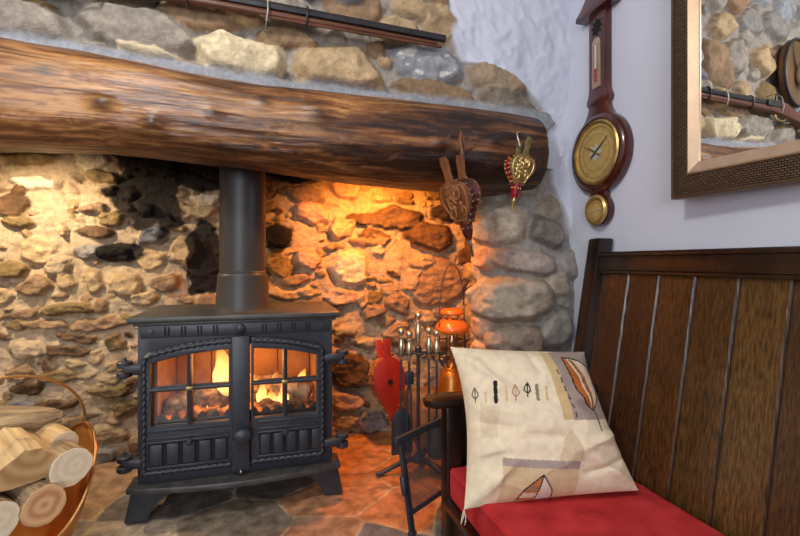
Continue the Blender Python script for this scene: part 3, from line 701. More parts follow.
# ------------------------------------------------------------------ bellows
def bellows(name, label, tip, top, face, L, W, alpha, boardm, leatherm, nozm, studm, handle=.3, carve=True, hole=False, backm=None, neck=.20, w0=.20, carvem=None):
    """tip: nozzle tip, top: point the handles aim at; face: direction the front board faces"""
    tip = Vector(tip); ax = (Vector(top)-tip).normalized(); fc = Vector(face); fc = (fc-ax*fc.dot(ax)).normalized()
    R = Matrix((ax.cross(fc), fc*-1, ax)).transposed()   # local x = side, y = away from face, z = up the axis
    t = thing(name, label, 'bellows', tip, R)
    zn = neck*L; Lb = L*(1-handle)-zn     # body from zn to zn+Lb
    def w(u): # half width along body 0..1
        return W/2*(w0+(1-w0)*(sstep(0, .62, u)))*float(np.sqrt(np.clip(1-max(0, (u-.62)/.40)**2.4, .03, 1)))
    us = [i/30 for i in range(31)]
    hwid = W*.12; zh = zn+Lb
    right = [(w(u), zn+Lb*u) for u in us]
    hand = [(hwid, zh+.004), (hwid*.8, zh+.3*L*handle), (hwid*1.0, zh+.8*L*handle), (hwid*.7, L)]
    ol = right+hand+[(-x, z) for x, z in hand[::-1]]+[(-x, z) for x, z in right[::-1]]
    def rot(s): # board rotation around nozzle root
        return Matrix.Translation((0, 0, zn)) @ Matrix.Rotation(s*alpha, 4, 'X') @ Matrix.Translation((0, 0, -zn))
    th = .011
    for s, nm in ((1, 'front_board'), (-1, 'back_board')):
        m = rot(s) @ Matrix.Translation((0, -.006 if s > 0 else .006+th, 0)) @ RXZ
        b = MB(); b.plate([ol], th, .0025, m); o = b.build(nm, boardm if s > 0 else (backm or boardm), t)
        if s > 0:
            yo = -.006-th
            if carve:
                cv = MB(); rr = random.Random(5); zc = zn+Lb*.6
                ring = [(.80*w(.1+.8*i/20)*1, zn+Lb*(.1+.8*i/20)) for i in range(21)]
                pth = [(x, yo, z) for x, z in ring]+[(-x, yo, z) for x, z in ring[::-1]]
                cv.tube(pth, .0028, 6, True, rot(s))
                for k in range(7):
                    a0 = rr.uniform(0, 6); c = (rr.uniform(-.22, .22)*W, zc+rr.uniform(-.28, .28)*Lb); r0 = rr.uniform(.06, .16)*W
                    cv.tube([(c[0]+r0*(1-i/18)*math.cos(a0+i*.45), yo, c[1]+r0*1.3*(1-i/18)*math.sin(a0+i*.45)) for i in range(15)], .0036, 6, m=rot(s))
                for k in range(8): cv.sphere((rr.uniform(-.2, .2)*W, yo, zc+rr.uniform(-.3, .3)*Lb), .006, (1, .5, 1.4), 8, 6, rot(s))
                cv.build('carving', carvem or boardm, o)
            if hole:
                MB().lathe([(0, 0), (.010, 0), (.012, .002), (.012, .004), (.009, .004)], 20, m=rot(s) @ Matrix.Translation((0, yo-.0005, zn+Lb*.62)) @ Matrix.Rotation(PI/2, 4, 'X'), cap=False).build('valve_hole', MT['black'], o)
    # leather gusset
    edge = [(w(u)*.985, zn+Lb*u) for u in us]; edge = edge+[(-x, z) for x, z in edge[::-1]]
    A = [rot(1) @ Vector((x, -.006, z)) for x, z in edge]; B = [rot(-1) @ Vector((x, .006, z)) for x, z in edge]
    g = MB(); rows = []
    for i, (p, q) in enumerate(zip(A, B)):
        ctr = Vector((0, 0, zn+Lb*.5)); row = []
        for j in range(9):
            u = j/8; x = p.lerp(q, u); pin = .10*math.sin(PI*u)*(1+.5*math.sin(i*1.3)); d = Vector((ctr.x-x.x, 0, ctr.z-x.z)); row.append(x+d*pin)
        rows.append(row)
    g.grid(np.array([[tuple(v) for v in r] for r in rows])); 
    # neck wrap
    g.lathe([(.009, zn*.5), (.011+w(0)*.25, zn*.66), (w(0)*.8, zn*.9), (w(0)*.97, zn+.02*Lb), (w(0)*1.0, zn+.12*Lb)], 18, m=Matrix.Diagonal((1, min(1, .020/w(0)), 1, 1)))
    le = g.build('leather', leatherm, t, smooth=50)
    if studm:
        spots = []
        for row in (A, B):
            for i in range(2, len(row)-2, 4):
                d = Vector((row[i].x, 0, row[i].z-zn-Lb*.5)).normalized(); spots.append(row[i]+d*.0015)
        for k in range(8):
            a = 2*PI*k/8; q = w(0)*.76; spots.append(Vector((q*math.cos(a), q*math.sin(a)*min(1, .020/w(0)), zn*.86)))
        s0 = MB().sphere((0, 0, 0), .0037, u=8, v=6).build('stud', studm, le); s0.location = spots[0]
        for p in spots[1:]:
            c = s0.copy(); COL.objects.link(c); c.parent = le; c.location = p
    MB().lathe([(.003, 0), (.0045, .004), (.005, zn*.3), (.008, zn*.36), (.006, zn*.42), (.009, zn*.55), (.011, zn*.66), (.011, zn*.7)], 16).build('nozzle', nozm, t)
    return t
pt = lambda px, py, y: onY(px, py, y)
bL = bellows('bellows', 'large carved brown bellows with oxblood leather hanging from the beam', pt(473, 257, 1.345), pt(449, 146, 1.325), (-.93, -.36, .06), .335, .135, .125, MT['carved'], MT['leather'], MT['steel'], MT['steel'], handle=.24, neck=.34, w0=.40, carvem=MT['carvelight'])
bR = bellows('bellows', 'small brass-faced bellows with red leather hanging at the right end of the beam', pt(512, 211, 1.365), pt(525, 134, 1.350), (-.02, -.99, .10), .25, .094, .15, MT['goldwood'], MT['redleather'], MT['brass'], MT['brass'], handle=.24, neck=.36, w0=.42, carvem=MT['brass'])
bF = bellows('bellows', 'red painted bellows with tan leather standing against the back wall of the fireplace', (pt(394, 436, 1.90)), pt(382, 340, 1.98), (.10, -.97, .1), .425, .150, .13, MT['redwood'], MT['tanleather'], MT['steel'], MT['brass'], handle=.20, carve=False, hole=True, neck=.16)
# thong & nails on the beam
th_ = MB(); a = pt(463, 158, 1.355); 
th_.tube([pt(463, 166, 1.362), pt(462, 150, 1.36), pt(460, 140, 1.355), pt(461, 131, 1.352), pt(463, 138, 1.352), pt(466, 150, 1.35), pt(472, 148, 1.347), pt(477, 143, 1.347)], [.006, .0075, .006, .004, .006, .006, .004, .002], 8)
o = th_.build('leather_thong', MT['carved']); tag(o, 'twisted leather thong on a nail above the large hanging bellows', 'strap')
nh = MB(); nh.tube([pt(519, 134, 1.40), pt(517, 133, 1.36), pt(518, 138, 1.352), pt(520, 146, 1.352)], .003, 8); nh.lathe([(.007, 0), (.007, .003), (0, .004)], 12, pt(519, 133, 1.385))
o = nh.build('hook', MT['steel']); tag(o, 'bent steel hook in the beam holding the small red leather bellows', 'hook')

# ------------------------------------------------------------------ barometer
def barometer():
    yc = 1.302; t = thing('barometer', 'banjo-shaped mahogany wall barometer with brass dial on the white wall', 'barometer', (XW, yc, .92))
    # local: u to the right in view = -y ; plate coords (u, z) -> world
    z0 = .92
    M4 = Matrix.Translation((0, 0, -z0)) @ Matrix(((0, 0, -1, 0), (-1, 0, 0, 0), (0, 1, 0, 0), (0, 0, 0, 1)))
    def T(d): return Matrix.Translation((-d, 0, 0)) @ M4
    prof = []
    def hw(z):
        r1 = .138; c1 = 1.180; r2 = .056; c2 = .984
        v = 0
        if abs(z-c1) < r1: v = max(v, math.sqrt(r1*r1-(z-c1)**2))
        if abs(z-c2) < r2: v = max(v, math.sqrt(r2*r2-(z-c2)**2))
        if c2 < z < c1: v = max(v, .036+.02*abs((z-1.045)/.06)**2 if abs(z-1.045) < .06 else v)
        if z > c1+.098:
            neck = .042 if z > 1.40 else (.042+.012*math.exp(-((z-1.365)/.022)**2) if z > 1.35 else .044+.06*max(0, (1.345-z)/.08)**1.6)
            v = max(v, neck)
        return v
    zs = np.linspace(.9285, 1.69, 150)
    ol = [(hw(z), z) for z in zs]+[(-hw(z), z) for z in zs[::-1]]
    MB().plate([ol], .028, .005, T(0)).build('case', MT['mahog'], t)
    p = MB(); p.plate([[(-.085, 1.665), (.085, 1.665), (.085, 1.680), (.06, 1.695), (0, 1.755), (-.06, 1.695), (-.085, 1.680)]], .05, .004, T(0)); p.build('pediment', MT['mahog'], t)
    fl = MB()
    for k in range(8):
        a = 2*PI*k/8; fl.sphere((0, 0, 0), .012, (.5, 1, .25), 8, 6, T(.029) @ Matrix.Translation((.015*math.cos(a), 1.615+.018*math.sin(a), 0)) @ Matrix.Rotation(a-PI/2, 4, 'Z'))
    fl.sphere((0, 0, 0), .008, (1, 1, .6), 10, 8, T(.03) @ Matrix.Translation((0, 1.615, 0))); fl.build('carved_flower', MT['black'], t)
    # thermometer
    tp = MB(); tp.plate([[(-.019, 1.405), (.019, 1.405), (.019, 1.56)]+[(.019*math.cos(a*PI/8), 1.56+.019*math.sin(a*PI/8)) for a in range(1, 8)]+[(-.019, 1.56)]], .005, .001, T(.027)); th = tp.build('thermometer', MT['champagne'], t)
    MB().tube([(0, 1.43, 0), (0, 1.55, 0)], .0025, 8, m=T(.034)).build('glass_tube', MT['silver'], th)
    MB().tube([(0, 1.425, 0), (0, 1.47, 0)], .003, 8, m=T(.0345)).build('red_spirit', MT['redleather'], th)
    tk = MB()
    for k in range(16):
        for s in (-1, 1): tk.box(s*.009-.004, s*.009+.004, 1.436+.0075*k, 1.4372+.0075*k, 0, .0006, m=T(.0322))
    tk.build('scale_marks', MT['black'], th)
    def dial(cz, r, nm, ring):
        d = MB(); d.lathe([(r+.012, 0), (r+.012, .008), (r+.006, .013), (r, .011), (r, .004), (r*.98, .003)], 56, m=T(.027) @ Matrix.Translation((0, cz, 0)), cap=False); bz = d.build(nm+'_bezel', MT['brass'], t)
        f = MB(); f.lathe([(0, .004), (r, .004)], 56, m=T(.027) @ Matrix.Translation((0, cz, 0)), cap=False); fa = f.build(nm+'_face', MT['brassdial'], bz)
        k_ = MB(); n = 60 if r > .08 else 30
        for k in range(n):
            a = 2*PI*k/n
            if -2.0 < a-2*PI < -1.2 or 4.3 < a < 5.1: continue
            l = .012 if k % 5 == 0 else .006
            m = T(.0315) @ Matrix.Translation((0, cz, 0)) @ Matrix.Rotation(a, 4, 'Z')
            k_.box(r*.86-l*r/.1, r*.86, -.0007, .0007, 0, .0004, m=m)
        pts = [(r*.88*math.cos(2*PI*i/48), r*.88*math.sin(2*PI*i/48), 0) for i in range(48)]
        k_.tube(pts, .0007, 4, True, T(.0316) @ Matrix.Translation((0, cz, 0))); pts = [(x*.72, y*.72, 0) for x, y, _ in pts]; k_.tube(pts, .0005, 4, True, T(.0316) @ Matrix.Translation((0, cz, 0)))
        k_.build('dial_marks', MT['black'], fa)
        return fa
    fa = dial(1.182, .100, 'barometer', True)
    MB().lathe([(.128, 0), (.130, .004), (.124, .010), (.113, .012)], 56, m=T(.026) @ Matrix.Translation((0, 1.182, 0)), cap=False).build('turned_ring', MT['mahog'], t)
    s = MB()
    star = []
    for k in range(16): a = 2*PI*k/16; r = .036 if k % 2 == 0 else .020; star.append((r*math.cos(a), r*math.sin(a)))
    s.plate([star], .001, 0, T(.0318) @ Matrix.Translation((0, 1.182, 0))); s.build('centre_rosette', MT['silver'], fa)
    for ang, m_, l in ((.65, MT['black'], .075), (2.6, MT['brass'], .07)):
        n = MB(); m = T(.0345) @ Matrix.Translation((0, 1.182, 0)) @ Matrix.Rotation(ang, 4, 'Z')
        n.plate([[(-.03, -.002), (-.03, .002), (0, .0035), (l, .0004), (l, -.0004), (0, -.0035)]], .0008, 0, m); n.lathe([(.006, 0), (.006, .003), (0, .004)], 12, m=m); n.build('pointer', m_, fa)
    fa2 = dial(.984, .040, 'hygrometer', False)
    MB().box(-.034, .034, -.0012, .0012, 0, .001, m=T(.034) @ Matrix.Translation((0, .984, 0)) @ Matrix.Rotation(.12, 4, 'Z')).build('pointer', MT['silver'], fa2)
barometer()

# ------------------------------------------------------------------ mirror
def mirror():
    Wd, Hd = .60, .82; yw = math.radians(4.6); y1, z0 = .958, .988
    t = thing('wall_mirror', 'rectangular wall mirror with dark woven frame and champagne inner edge on the white wall', 'mirror', (XW-.003-Wd/2*math.sin(yw), y1-Wd/2*math.cos(yw), z0), (0, 0, yw))
    def ring(a, b, d, th, bev=.003):
        f = lambda e: [(-Wd/2+e, e*1.32-.016), (Wd/2-e, e*1.32-.016), (Wd/2-e, Hd-e), (-Wd/2+e, Hd-e)]
        M_ = Matrix.Translation((-d, 0, 0)) @ Matrix(((0, 0, -1, 0), (-1, 0, 0, 0), (0, 1, 0, 0), (0, 0, 0, 1)))
        m = MB(); m.plate([f(a), f(b)[::-1]], th, bev, M_); return m
    ring(0, .007, 0, .030).build('outer_moulding', MT['frameouter'], t)
    ring(.006, .046, 0, .024, .003).build('woven_frame', MT['weave'], t)
    # inner champagne bevel as sloping ring
    b = MB(); rows = []
    for e, d in ((.044, .022), (.045, .028), (.048, .029), (.068, .016), (.069, .010)):
        eb = e*1.32-.016; rows.append([(-d, -Wd/2+e, eb), (-d, Wd/2-e, eb), (-d, Wd/2-e, Hd-e), (-d, -Wd/2+e, Hd-e), (-d, -Wd/2+e, eb)])
    b.grid(np.array(rows)); b.build('inner_moulding', MT['champagne'], t, smooth=20)
    MB().box(-.012, -.010, -Wd/2+.06, Wd/2-.06, .06, Hd-.06).build('mirror_glass', MT['mirror'], t)
mirror()

# ------------------------------------------------------------------ bench
YL, YR = 1.25, -.25
def xb(z): return .962+(1.056-.962)*(z-.2)/.57
def bench():
    W_ = MT['darkwood']
    t = thing('pew_bench', 'dark wooden settle bench with tall planked back along the white wall', 'bench', (.75, .5, -.22))
    A = lambda mb, nm, m=W_, p=t, **k: mb.build(nm, m, p, world=True, **k)
    def slat(x_off0, x_off1, y0, y1, z0, z1, bev=.004):
        m = MB(); bm = bmesh.new(); bmesh.ops.create_cube(bm, size=1)
        for v in bm.verts:
            z = z0 if v.co.z < 0 else z1; v.co = Vector((xb(z)+(x_off0 if v.co.x < 0 else x_off1), y0 if v.co.y < 0 else y1, z))
        if bev: bmesh.ops.bevel(bm, geom=bm.edges[:], offset=bev, segments=2, profile=.5, affect='EDGES')
        return m.bm(bm)
    # planked back panel with v-grooves
    gr = [1.131-.1125*k for k in range(13)]; ys = []
    y = 1.245
    for g in gr: ys += [(y, 0), (g+.006, 0), (g+.002, .006), (g-.002, .006), (g-.006, 0)]; y = g-.006
    ys.append((YR+.03, 0)); ysd = []
    for (a, da), (b, db) in zip(ys, ys[1:]):
        n = 5 if abs(a-b) > .02 else 1
        for i in range(n): ysd.append((a+(b-a)*i/n, da+(db-da)*i/n))
    ysd.append(ys[-1]); zs = np.linspace(.15, .79, 60)
    P = np.zeros((len(zs), len(ysd), 3)); C = np.zeros_like(P); rr = random.Random(2); tone = {}
    bases = [lin(78,47,27), lin(70,43,25), lin(88,55,28), lin(86,58,28), lin(96,68,33), lin(74,50,27)]
    for i, z in enumerate(zs):
        for j, (yy, d) in enumerate(ysd):
            P[i, j] = (xb(z)+.004+d, yy, z)
    Yg, Zg = P[..., 1], P[..., 2]
    idx = np.clip(((1.131-Yg)/.1125).astype(int)+1, 0, 13); idx[Yg > 1.131] = 0
    base = np.array([bases[k % 6] for k in range(15)])[idx]
    C = base*(.86+.25*fbm(Yg*40+idx*3, Zg*2, 3, 3)+.40*fbm(Yg*7, Zg*3, 8, 3))[..., None]
    dd = np.array([d for _, d in ysd]); C[:, dd > .004] = np.array(lin(56, 36, 26))
    mb = MB(); mb.grid(P, True)
    # back skin
    Q = P.copy(); Q[..., 0] = np.array([[xb(z)+.022]*len(ysd) for z in zs]); mb.grid(Q)
    A(mb, 'back_panel', MT['planks'], col=np.concatenate([C.reshape(-1, 3)]*2).clip(.005, .9), smooth=30)
    r = slat(-.018, .024, YR, 1.246, .778, .836, .006); r.bm(slat_bm(-.024, .026, YR, 1.246, .824, .838)); r.bm(slat_bm(-.012, .01, YR, 1.246, .768, .782)); A(r, 'top_rail')
    A(slat(-.018, .02, YR, 1.246, .13, .19), 'bottom_rail')
    for y0, y1 in ((1.245, 1.300), (YR-.06, YR+.02)): A(slat(-.030, .03, y0, y1, -.22, .885, .008), 'end_post')
    s = MB(); s.box(.475, .98, YR+.02, 1.215, .105, .13, .004); A(s, 'seat_board')
    s = MB(); s.box(.50, .525, YR+.02, 1.215, .0, .105, .004); A(s, 'seat_apron')
    for y in (1.20, YR-.05):
        s = MB(); s.box(.487, .535, y, y+.05, -.22, .388, .005); A(s, 'front_post')
        ol = [(.425, .015), (.445, -.012), (.50, -.018), (1.03, -.005), (1.03, .05), (.50, .068), (.445, .062), (.428, .04)]
        s = MB(); s.plate([ol], .026, .008, Matrix.Translation((0, y, .388))); A(s, 'armrest')
        s = MB(); s.box(.53, 1.0, y+.015, y+.035, .02, .13, .004); A(s, 'side_rail')
        s = MB(); s.box(.53, 1.0, y+.02, y+.032, .13, .388, .002); A(s, 'side_panel')
def slat_bm(x_off0, x_off1, y0, y1, z0, z1, bev=.004):
    bm = bmesh.new(); bmesh.ops.create_cube(bm, size=1)
    for v in bm.verts:
        z = z0 if v.co.z < 0 else z1; v.co = Vector((xb(z)+(x_off0 if v.co.x < 0 else x_off1), y0 if v.co.y < 0 else y1, z))
    bmesh.ops.bevel(bm, geom=bm.edges[:], offset=bev, segments=2, profile=.5, affect='EDGES'); return bm
bench()
def cushion():
    x0, x1, y0, y1, z0, z1 = .49, .942, YR+.05, 1.195, .132, .222
    t = thing('seat_cushion', 'long red fabric seat cushion on the dark bench', 'cushion', (.716, .47, z0))
    bm = bmesh.new(); bmesh.ops.create_cube(bm, size=1)
    for v in bm.verts: v.co = Vector(((x0+x1)/2+v.co.x*(x1-x0), (y0+y1)/2+v.co.y*(y1-y0), (z0+z1)/2+v.co.z*(z1-z0)))
    bmesh.ops.bevel(bm, geom=bm.edges[:], offset=.016, segments=4, profile=.6, affect='EDGES')
    bmesh.ops.subdivide_edges(bm, edges=[e for e in bm.edges if e.calc_length() > .06], cuts=24, use_grid_fill=True)
    for v in bm.verts:
        if v.co.z > z1-.01:
            v.co.z += .005*float(fbm(np.array([v.co.x*7]), np.array([v.co.y*7]), 1)[0])
    mb = MB(); mb.bm(bm); mb.build('cushion_cover', MT['redcloth'], t, world=True, smooth=50)
    e = .007; pth = []
    for cx, cy, a0 in ((x1-.02, y1-.02, 0), (x0+.02, y1-.02, PI/2), (x0+.02, y0+.02, PI), (x1-.02, y0+.02, 1.5*PI)):
        for k in range(6): a = a0+k*PI/10; pth.append((cx+.0175*math.cos(a), cy+.0175*math.sin(a), z1-.010))
    MB().tube(pth, .0045, 8, True).build('piping', MT['redcloth'], t, world=True)
cushion()

# ------------------------------------------------------------------ pillow
def pillow():
    TL = Vector((.475, 1.15, .572)); TR = Vector((.872, 1.10, .546)); BR = Vector((.885, .915, .234)); BL = Vector((.452, 1.005, .205))
    t = thing('throw_pillow', 'cream throw pillow printed with leaf motifs leaning on the red bench cushion', 'pillow', (.67, 1.0, .23))
    N_ = 230; u = np.linspace(0, 1, N_); U, V = np.meshgrid(u, u)
    def bil(a, b, c, d):  # TL TR BR BL
        a, b, c, d = [np.array(q, float) for q in (a, b, c, d)]
        return ((1-U)*(1-V))[..., None]*a+(U*(1-V))[..., None]*b+(U*V)[..., None]*c+((1-U)*V)[..., None]*d
    B = bil(TL, TR, BR, BL)
    n = (TR-TL).cross(BL-TL); n.normalize(); n = -n
    if n.y > 0: n = -n
    nn = np.array(n)
    e = (1-np.abs(2*U-1)**2.6)*(1-np.abs(2*V-1)**2.6)
    puff = np.clip(e, 0, 1)**.55
    # sides draw in between the corners
    cxy = np.array((TL+TR+BR+BL)/4)
    pin = .018*(1-(2*U-1)**2)*np.abs(2*V-1)**3 + .082*(1-(2*(V**.85)-1)**2)*np.abs(2*U-1)**3
    B = B+(cxy-B)*pin[..., None]*1.6
    wr = .0035*fbm(U*5+V*3, V*9-U*4, 2, 3)*puff+.006*np.exp(-((V-.62-.2*U)/.05)**2)*fbm(U*3, V*3, 9)*puff
    crease = (.012*fbm(U*2.2+V, V*2.2, 6, 2)+.006*(1-np.abs(fbm(U*2.6+V*1.4, V*4-U, 16, 2))*2.2))*puff
    def fold(a, b, w, h):
        dx, dy = b[0]-a[0], b[1]-a[1]; t_ = np.clip(((U-a[0])*dx+(V-a[1])*dy)/(dx*dx+dy*dy), 0, 1); dd = np.hypot(U-a[0]-t_*dx, V-a[1]-t_*dy)+.012*fbm(U*9, V*9, 3, 2)
        return h*np.exp(-(dd/w)**2)*np.sin(PI*np.clip(t_*.9+.1, 0, 1))
    for f_ in (((.0, .0), (.35, .38), .035, .012), ((1, .62), (.55, .72), .03, .012), ((.98, .8), (.62, .86), .025, -.010), ((0, 1), (.32, .70), .03, .012), ((1, 1), (.66, .70), .04, .012), ((.05, .5), (.34, .56), .03, -.009), ((.62, .40), (.95, .48), .025, -.009), ((.30, .60), (.62, .62), .03, -.009), ((.5, .03), (.52, .22), .03, -.007), ((.03, .72), (.25, .66), .02, .008)): crease = crease+fold(*f_)*np.clip(puff*2, 0, 1)
    Fp = B+nn*(.085*puff+wr+crease)[..., None]
    Bk = B-nn*(.055*puff)[..., None]
    # ---- print
    zx = bil((55, 45), (410, 60), (545, 412), (88, 484)); X, Y = zx[..., 0], zx[..., 1]
    cream = np.array(lin(232, 214, 184)); C = np.tile(cream, (N_, N_, 1))*(1+.04*fbm(U*6, V*6, 4))[..., None]
    X = X+8*puff; Y = Y-14*puff
    def inside(poly):
        r = np.zeros_like(X, bool); m = len(poly)
        for i in range(m):
            x1, y1 = poly[i]; x2, y2 = poly[i-1]
            if y1 == y2: continue
            r ^= ((y1 > Y) != (y2 > Y)) & (X < (x2-x1)*(Y-y1)/(y2-y1)+x1)
        return r
    def seg(p, q, w):
        p = np.array(p, float); q = np.array(q, float); d = q-p; L = (d@d)
        tt = np.clip(((X-p[0])*d[0]+(Y-p[1])*d[1])/L, 0, 1); return np.hypot(X-p[0]-tt*d[0], Y-p[1]-tt*d[1]) < w
    def poly(pts, c): C[inside(pts)] = lin(*c)
    def line(pts, w, c):
        for p, q in zip(pts, pts[1:]): C[seg(p, q, w)] = lin(*c)
    poly([(108,200),(162,212),(157,292),(112,300)], (218,198,168))
    poly([(304,340),(318,290),(335,262),(355,290),(373,340)], (212,190,158))
    poly([(272,60),(300,60),(345,240),(318,240)], (208,178,130))
    poly([(298,60),(430,40),(460,240),(343,240)], (164,146,136))
    for i in range(6): x = 306+i*8; y = 112+i*22; line([(x, y), (x+4, y+11)], 1.8, (70, 60, 56))
    leaf = [(330,76),(340,120),(358,165),(382,198),(410,218),(424,180),(422,130),(408,98),(380,82),(350,76)]
    poly(leaf, (222,204,176))
    poly([(331,76),(345,76),(368,115),(390,165),(408,214),(382,198),(358,165),(340,120)], (186,104,48))
    line([(345,80),(366,120),(386,170),(404,208)], 2.6, (226,214,192)); line([(352,82),(376,122),(394,170),(408,212)], 2.4, (92,92,62)); line([(358,84),(384,126),(400,172),(410,212)], 2.4, (196,110,60))
    line(leaf+[leaf[0]], 2.0, (44,36,34)); line([(410,218),(414,238),(422,266)], 2.0, (44,36,34))
    def lf(cx, cy, c, w=9, h=20):
        pts = [(cx, cy-h), (cx-w*.7, cy-h*.4), (cx-w, cy+2), (cx-w*.5, cy+h*.45), (cx, cy+h*.6), (cx+w*.5, cy+h*.45), (cx+w, cy+2), (cx+w*.7, cy-h*.4), (cx, cy-h)]
        line(pts, 1.7, c); line([(cx, cy-h*.6), (cx, cy+h*1.15)], 1.6, c)
    lf(95,178,(92,84,74)); lf(201,172,(186,136,110)); lf(231,164,(50,44,42), 8, 17)
    for x, y, h, w, c in ((125,186,14,3,(214,186,144)),(150,172,26,5,(44,40,40)),(177,176,18,3,(214,186,144)),(254,172,18,4,(134,128,100)),(277,174,16,3,(210,178,132))): line([(x-1, y-h), (x+2, y+h)], w, c)
    poly([(168,342),(362,340),(362,360),(168,363)], (166,148,138))
    poly([(168,363),(362,360),(364,448),(164,464)], (212,186,146))
    tent = [(210,456),(226,420),(268,378),(298,418),(304,450)]
    poly(tent, (222,208,190)); poly([(210,456),(226,420),(268,378),(258,454)], (186,120,66)); poly([(214,446),(221,430),(262,428),(260,444)], (226,210,184)); poly([(222,426),(234,412),(266,406),(264,418)], (160,120,90))
    line([(210,456),(226,420),(268,378),(298,418),(304,450)], 1.8, (44,36,34)); line([(268,378),(258,454)], 1.6, (44,36,34))
    mb = MB(); mb.grid(Fp, True); mb.grid(Bk)
    cc = np.concatenate([C.reshape(-1, 3), np.tile(cream, (N_*N_, 1))])
    mb.build('pillow_cover', MT['pillow'], t, world=True, smooth=180, col=cc)
    ts = MB(); rr = random.Random(8)
    for k in range(6):
        d = Vector((rr.uniform(-.012, .012), rr.uniform(-.012, .004), -.03+rr.uniform(-.005, .008))); ts.tube([BL, BL+d*.5+Vector((rr.uniform(-.004, .004), 0, 0)), BL+d], .0009, 5)
    ts.build('corner_threads', MT['bone'], t, world=True)
pillow()

# ------------------------------------------------------------------ fire tools
SX, SY = .553, 1.66
def fire_tools():
    I = MT['iron']
    t = thing('fire_tool_stand', 'black iron companion stand with nickel knob beside the stove', 'fire tool stand', (SX, SY, 0))
    HB = [(.004, 0), (.007, .004), (.008, .018), (.012, .040), (.0135, .055), (.010, .078), (.007, .088), (.010, .092), (.010, .096), (.006, .100), (.008, .104), (.0135, .112), (.0155, .120), (.0135, .129), (.006, .134), (0, .1345)]
    MB().lathe([(.007, .03), (.007, .455), (.013, .46), (.013, .475), (.008, .48)], 14).build('pole', I, t)
    MB().lathe([(r, z+.478) for r, z in HB], 18).build('knob_handle', MT['nickel'], t, label='nickel knob')
    hb = MB(); hb.box(-.088, .088, -.010, .010, .448, .456, .003); hb.box(-.014, .014, -.03, .03, .448, .456, .003)
    for x in (-.072, -.040, .040, .072): hb.tube([(x+.011*math.cos(a*PI/5), -.012+.011*math.sin(a*PI/5), .452) for a in range(10)], .0035, 6, True)
    hb.build('hanger_bar', I, t)
    for k in range(3):
        a = PI+k*2*PI/3+.05; d = Vector((math.cos(a), math.sin(a), 0))
        f = MB(); f.tube([d*.005+Vector((0, 0, .045)), d*.06+Vector((0, 0, .040)), d*.11+Vector((0, 0, .022)), d*.145+Vector((0, 0, .008)), d*.17+Vector((0, 0, .007))], [.011, .011, .009, .009, .007], 10)
        f.build('foot', I, t)
    MB().lathe([(.02, .03), (.024, .04), (.018, .055), (.008, .062)], 16).build('base_boss', I, t)
    def tool(nm, label, x, dz, build):
        o = thing(nm, label, nm.replace('_', ' '), (SX+x, SY-.012, 0), group=None)
        MB().lathe([(r*.95, z*.9+.432+dz) for r, z in HB], 16).build('handle', MT['nickel'], o, label='nickel handle')
        build(o); return o
    def poker(o):
        MB().tube([(0, 0, .433), (0, 0, .14), (0, 0, .07), (.0, -.0, .04)], [.0045, .0045, .0045, .002], 8).build('rod', I, o)
        MB().tube([(0, 0, .10), (.018, 0, .09), (.024, 0, .075)], [.004, .004, .002], 8).build('hook', I, o)
    def shovel(o):
        MB().tube([(0, 0, .453), (0, 0, .22)], .0045, 8).build('rod', I, o)
        b = MB(); b.plate([[(-.018, .24), (.018, .24), (.034, .215), (.040, .08), (.036, .07), (-.036, .07), (-.040, .08), (-.034, .215)]], .003, .001, Matrix.Translation((0, .003, 0)) @ RXZ)
        for s in (-1, 1): b.box(s*.038-.0015, s*.038+.0015, -.016, .002, .08, .215, .001)
        b.build('blade', I, o)
    def tongs(o):
        for s in (-1, 1): MB().tube([(0, s*.003, .433), (0, s*.004, .36), (s*.008, s*.004, .30), (s*.010, 0, .10), (s*.004, 0, .06)], .004, 8).build('arm', I, o)
        MB().box(-.018, .018, -.008, .008, .335, .385, .006).build('pivot', I, o)
    def brush(o):
        MB().tube([(0, 0, .435), (0, 0, .17)], .0045, 8).build('rod', I, o)
        MB().lathe([(.006, .155), (.016, .165), (.018, .185), (.008, .20)], 14).build('ferrule', I, o)
        MB().lathe([(.030, .045), (.031, .06), (.026, .12), (.016, .165)], 18).build('bristles', MT['bristle'], o)
    tool('fire_shovel', 'black fire shovel hanging leftmost on the companion stand', -.072, .0, shovel)
    tool('fire_tongs', 'black fire tongs hanging second from left on the companion stand', -.040, -.012, tongs)
    tool('poker', 'black poker with nickel handle hanging just right of the stand pole', .040, .0, poker)
    tool('hearth_brush', 'hearth brush with grey bristles hanging rightmost on the companion stand', .072, -.012, brush)
fire_tools()

